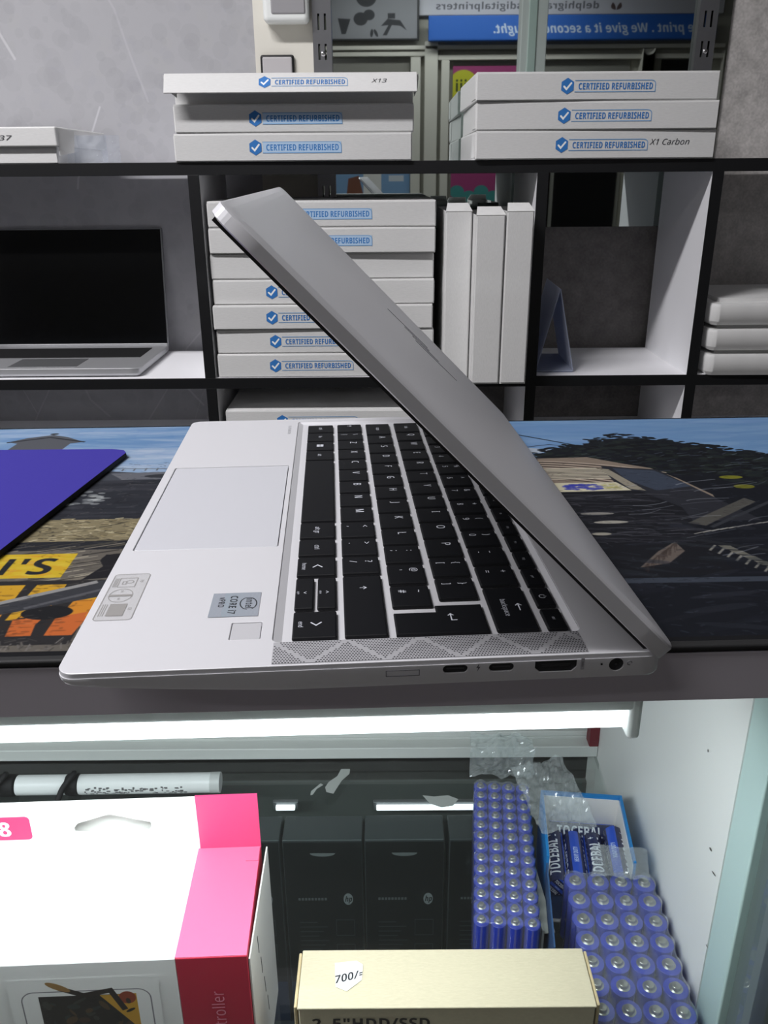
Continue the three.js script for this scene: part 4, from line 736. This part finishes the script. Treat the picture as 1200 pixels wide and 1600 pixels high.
  dec('energy_sticker', 3.0, 17.8, 35.6, 75, 400, 150, (x, w, h) => {
    x.clearRect(0, 0, w, h); x.fillStyle = 'rgba(170,168,166,.22)'; x.beginPath(); x.roundRect(3, 3, w - 6, h - 6, 16); x.fill(); x.strokeStyle = '#8f8d8b'; x.lineWidth = 2.5; x.beginPath(); x.roundRect(3, 3, w - 6, h - 6, 16); x.stroke();
    x.strokeRect(40, 48, 80, 70); x.beginPath(); x.arc(74, 74, 14, 0, 7); x.stroke(); x.strokeRect(70, 88, 26, 14); x.beginPath(); x.ellipse(195, 86, 56, 46, 0, 0, 7); x.stroke(); x.fillStyle = '#8f8d8b'; x.fillRect(188, 42, 14, 90); x.fillRect(268, 42, 96, 66);
    x.font = '18px sans-serif'; x.fillText('hp', 60, 32); x.fillText('CE', 300, 32); for (let i = 0; i < 3; i++) { x.fillRect(40, 124 + i * 6, 80, 2); x.fillRect(268, 118 + i * 8, 96, 2); }
    x.font = '16px sans-serif'; x.fillText('oo', 150, 92); x.fillText('ee', 216, 92);
  }, 'clear sticker with grey line symbols');
  dec('processor_sticker', 46, 64.7, 35.2, 54.4, 220, 214, (x, w, h) => {
    x.fillStyle = '#8d929b'; x.fillRect(0, 0, w, h); for (let i = 0; i < 40; i++) { x.fillStyle = `rgba(${200 - 3 * i % 90},${206},${216},.16)`; x.fillRect(0, i * 5.4, w, 2.2); }
    x.fillStyle = '#1c1f24'; x.strokeStyle = '#1c1f24'; x.lineWidth = 5; x.beginPath(); x.ellipse(104, 50, 56, 36, -0.1, 0.2, 5.9); x.stroke(); x.font = 'bold 44px sans-serif'; x.textAlign = 'center'; x.fillText('intel', 104, 62); x.font = 'bold 46px sans-serif'; x.fillText('CORE i7', 112, 134); x.font = 'bold 38px sans-serif'; x.fillText('vPRO', 86, 182);
  }, 'grey foil processor sticker');
  dec('word_mark', 64.6, 67.6, 262, 292, 256, 28, (x, w, h) => { x.clearRect(0, 0, w, h); x.fillStyle = '#85858a'; x.font = '22px sans-serif'; x.textBaseline = 'middle'; x.fillText('E L I T E B O O K', 8, 15); }, 'small grey word mark', 0.4);

  // keys: legends share one atlas
  const keys = [];
  const row = (u0, u1, edges, legends) => legends.forEach((t, i) => keys.push({ u0, u1, v1: edges[i], v0: edges[i + 1] + 2.6, t }));
  row(78, 94.2, [291, 272.9, 254.4, 236, 217.6, 124.3, 104.3, 85.4, 65.6], ['ctrl', 'fn', 'WIN', 'alt', '', 'alt gr', 'ctrl', '<home']);
  keys.push({ u0: 78, u1: 85.4, v1: 65.6, v0: 39.9, t: '∨pgdn' }, { u0: 86.8, u1: 94.2, v1: 65.6, v0: 39.9, t: '∧pgup' }, { u0: 78, u1: 94.2, v1: 37.3, v0: 17.9, t: '>end' });
  row(97, 112.6, [291.3, 272.8, 255.6, 237, 218.2, 199.6, 180.7, 162.2, 143.1, 123.5, 104.1, 84.5, 66.2, 15.4], ['⇧', '|\\', 'Z', 'X', 'C', 'V', 'B', 'N', 'M', ',<', '.>', '/?', '⇧']);
  row(115.6, 131, [291.1, 265.4, 246.8, 227.6, 209, 190.4, 171.4, 152.6, 133, 113.8, 94.6, 75.2, 55.8, 36.4], ['caps', 'A', 'S', 'D', 'F', 'G', 'H', 'J', 'K', 'L', ';:', "'@", '#~']);
  row(134.2, 149.6, [292, 269.4, 250.8, 232.4, 213.8, 194.9, 176, 157, 138.4, 119.6, 100.3, 80.7, 61.2, 41.4], ['tab', 'Q', 'W', 'E', 'R', 'T', 'Y', 'U', 'I', 'O', 'P', '[{', ']}']);
  row(152.3, 167.8, [292, 279, 260, 242, 224.2, 206, 187, 167.4, 147.8, 128.5, 109, 90, 71, 51.4, 15.9], ['`', '1!', '2"', '3£', '4$', '5%', '6^', '7&', '8*', '9(', '0)', '-_', '=+', '←backspace']);
  row(171, 178.4, Array.from({ length: 17 }, (_, i) => 291.5 - i * (291.5 - 15.6) / 16), ['esc', 'f1', 'f2', 'f3', 'f4', 'f5', 'f6', 'f7', 'f8', 'f9', 'f10', 'f11', 'f12', 'prt', '⏻', 'del']);
  keys.push({ enter: 1, u0: 115.6, u1: 149.6, v1: 41.4, v0: 17.9, t: '⏎' });
  const COLS = 12, CW = 160, CH = 128, ROWS = Math.ceil(keys.length / COLS);
  const atlas = canvasTex(COLS * CW, ROWS * CH, (x, w, h) => {
    x.fillStyle = '#0a0b0f'; x.fillRect(0, 0, w, h);
    keys.forEach((k, i) => {
      const cx = (i % COLS) * CW, cy = Math.floor(i / COLS) * CH, ar = ((k.v1 - k.v0) / (k.u1 - k.u0)) / (CW / CH);   // keep letter shapes on wide keys
      x.save(); x.translate(cx + CW / 2, cy + CH / 2); x.scale(1 / ar, 1); x.fillStyle = x.strokeStyle = '#c6c9d2'; x.textAlign = 'center'; x.textBaseline = 'middle';
      const t = k.t, hw = CW / 2 * ar;
      if (t === 'WIN') { for (const a of [0, 1]) for (const b of [0, 1]) x.fillRect(-16 + a * 17, -16 + b * 17, 15, 15); }
      else if (t === '⏎') { x.scale(1, 1); x.lineWidth = 2; x.beginPath(); x.moveTo(10, -24); x.lineTo(10, -16); x.lineTo(-8, -16); x.moveTo(-3, -20); x.lineTo(-8, -16); x.lineTo(-3, -12); x.stroke(); }
      else if (t[0] === '←') { x.lineWidth = 4; x.beginPath(); x.moveTo(22, -30); x.lineTo(-22, -30); x.moveTo(-10, -40); x.lineTo(-22, -30); x.lineTo(-10, -20); x.stroke(); x.font = '24px sans-serif'; x.fillText('backspace', 0, 14); }
      else if (t === '⇧') { x.lineWidth = 3.5; x.beginPath(); x.moveTo(-hw * 0.55, 10); x.lineTo(-hw * 0.55, -12); x.moveTo(-hw * 0.55 - 10, -2); x.lineTo(-hw * 0.55, -12); x.lineTo(-hw * 0.55 + 10, -2); x.stroke(); }
      else if (t === '⏻') { x.lineWidth = 5; x.beginPath(); x.arc(0, 2, 22, -0.9, Math.PI + 0.9); x.moveTo(0, -26); x.lineTo(0, -4); x.stroke(); }
      else if ('<>∧∨'.includes(t[0]) && t.length > 2) { x.lineWidth = 5; x.beginPath(); const a = { '<': 0, '∧': Math.PI / 2, '>': Math.PI, '∨': -Math.PI / 2 }[t[0]]; for (const [px, py] of [[10, -16], [-8, 0], [10, 16]]) x.lineTo(px * Math.cos(a) - py * Math.sin(a), px * Math.sin(a) + py * Math.cos(a) - 4); x.stroke(); x.font = '20px sans-serif'; x.fillText(t.slice(1), 0, 40); }
      else if (t.length === 1) { x.font = '46px sans-serif'; x.fillText(t, -hw * 0.42, -14); }
      else if (t.length === 2 && !/[a-z]/.test(t)) { x.font = '36px sans-serif'; x.fillText(t[1], -hw * 0.42, -28); x.fillText(t[0], -hw * 0.42, 26); }
      else { x.font = '26px sans-serif'; x.fillText(t, 0, 0); }
      x.restore();
    });
  });
  const keyMat = phy(0xffffff, { roughness: 0.55, specularIntensity: 0.45, map: atlas });
  const yk = dk - PT + 0.0003;
  keys.forEach((k, i) => {
    const w = mm(k.u1 - k.u0), d = mm(k.v1 - k.v0); let g;
    if (k.enter) {
      const s = new THREE.Shape(); [[115.6, 33.8], [131.8, 33.8], [131.8, 38.8], [149.6, 38.8], [149.6, 17.9], [115.6, 17.9]].forEach(([u, v], j) => j ? s.lineTo(mm(u - (k.u0 + k.u1) / 2), mm(v - (k.v0 + k.v1) / 2)) : s.moveTo(mm(u - (k.u0 + k.u1) / 2), mm(v - (k.v0 + k.v1) / 2)));
      g = ext(s, 0.0004, 0.0006, 2); g.rotateX(-Math.PI / 2); g.translate(0, -0.0002, 0); g = strip([g]);
    } else g = rbox(w, 0.0018, d, 0.0007, 2);
    const p = g.attributes.position, u = g.attributes.uv, cx = (i % COLS) * CW, cy = Math.floor(i / COLS) * CH, tw = COLS * CW, th = ROWS * CH;
    for (let j = 0; j < p.count; j++) { const a = Math.min(0.985, Math.max(0.015, p.getZ(j) / d + 0.5)), b = Math.min(0.985, Math.max(0.015, p.getX(j) / w + 0.5)); u.setXY(j, (cx + a * CW) / tw, 1 - (cy + (1 - b) * CH) / th); }
    part('key', g, keyMat, o, [mm((k.u0 + k.u1) / 2), yk + 0.0009, -mm((k.v0 + k.v1) / 2)]);
  });
  // lid, open by about forty five degrees over the keys; thicker towards the hinge
  const LL = 0.2080, s0 = -0.0075, ang = R(46.1);
  const th = x => 0.0072 - 0.0024 * x / LL;                // x runs from the hinge to the tip
  const lg = slab(LL, W, 0.0065, [{ y: 0, inset: 0.0005 }, { y: 0.0004, inset: 0 }, { y: x => th(x) * 0.78, inset: 0 }, { y: x => th(x) * 0.88, inset: 0.0006 }, { y: x => th(x) * 0.95, inset: 0.0017 }, { y: x => th(x) * 0.985, inset: 0.0033 }, { y: x => th(x), inset: 0.0058 }], { step: 0.01, crease: 0.62 });
  lg.scale(-1, 1, 1); { const ix = lg.attributes.position, n = ix.count; for (const a of Object.values(lg.attributes)) for (let i = 0; i < n; i += 3) { for (let c = 0; c < a.itemSize; c++) { const k1 = (i + 1) * a.itemSize + c, k2 = (i + 2) * a.itemSize + c, t = a.array[k1]; a.array[k1] = a.array[k2]; a.array[k2] = t; } } }
  lg.translate(-s0, 0, 0);
  const lid = part('display_lid', lg, alu, o, [mm(202.2), dk - 0.0004, 0], [0, 0, -ang]);
  part('bezel', boxAt(-LL - s0 + 0.0018, 0.002, -0.0011, 0.0001, -W + 0.0018, -0.0018), M.rubber, lid, null, null, 'black screen bezel');
  part('screen', boxAt(-LL + 0.012, -0.014, -0.0013, -0.001, -W + 0.006, -0.006), phy(0x07080b, { roughness: 0.15 }), lid, null, null, 'dark glossy screen');
  // slanted bar emblem on the lid
  for (const [a, b, v] of [[-118, -86, 203], [-106, -86, 196], [-101, -80, 189], [-100, -67, 182]]) {
    const m = new THREE.Mesh(rbox(mm(b - a) * 1.02, 0.0003, 0.0009, 0.0001, 1), M.steel); m.name = 'emblem_bar'; m.castShadow = m.receiveShadow = true;
    const x = mm((a + b) / 2); m.position.set(x, th(-x - s0) + 0.00005, -mm(v)); m.rotation.y = 0.28; m.rotation.z = 0.0107; lid.add(m);
  }
  const hb = new THREE.CylinderGeometry(0.0033, 0.0033, 0.24, 18); hb.rotateX(Math.PI / 2);
  part('hinge', hb, M.rubber, o, [mm(200.5), dk - 0.001, -W / 2], null, 'dark hinge barrel');
}

scene.traverse(o => { if (o.isMesh) o.castShadow = o.receiveShadow = true; });
renderer.render(scene, camera);
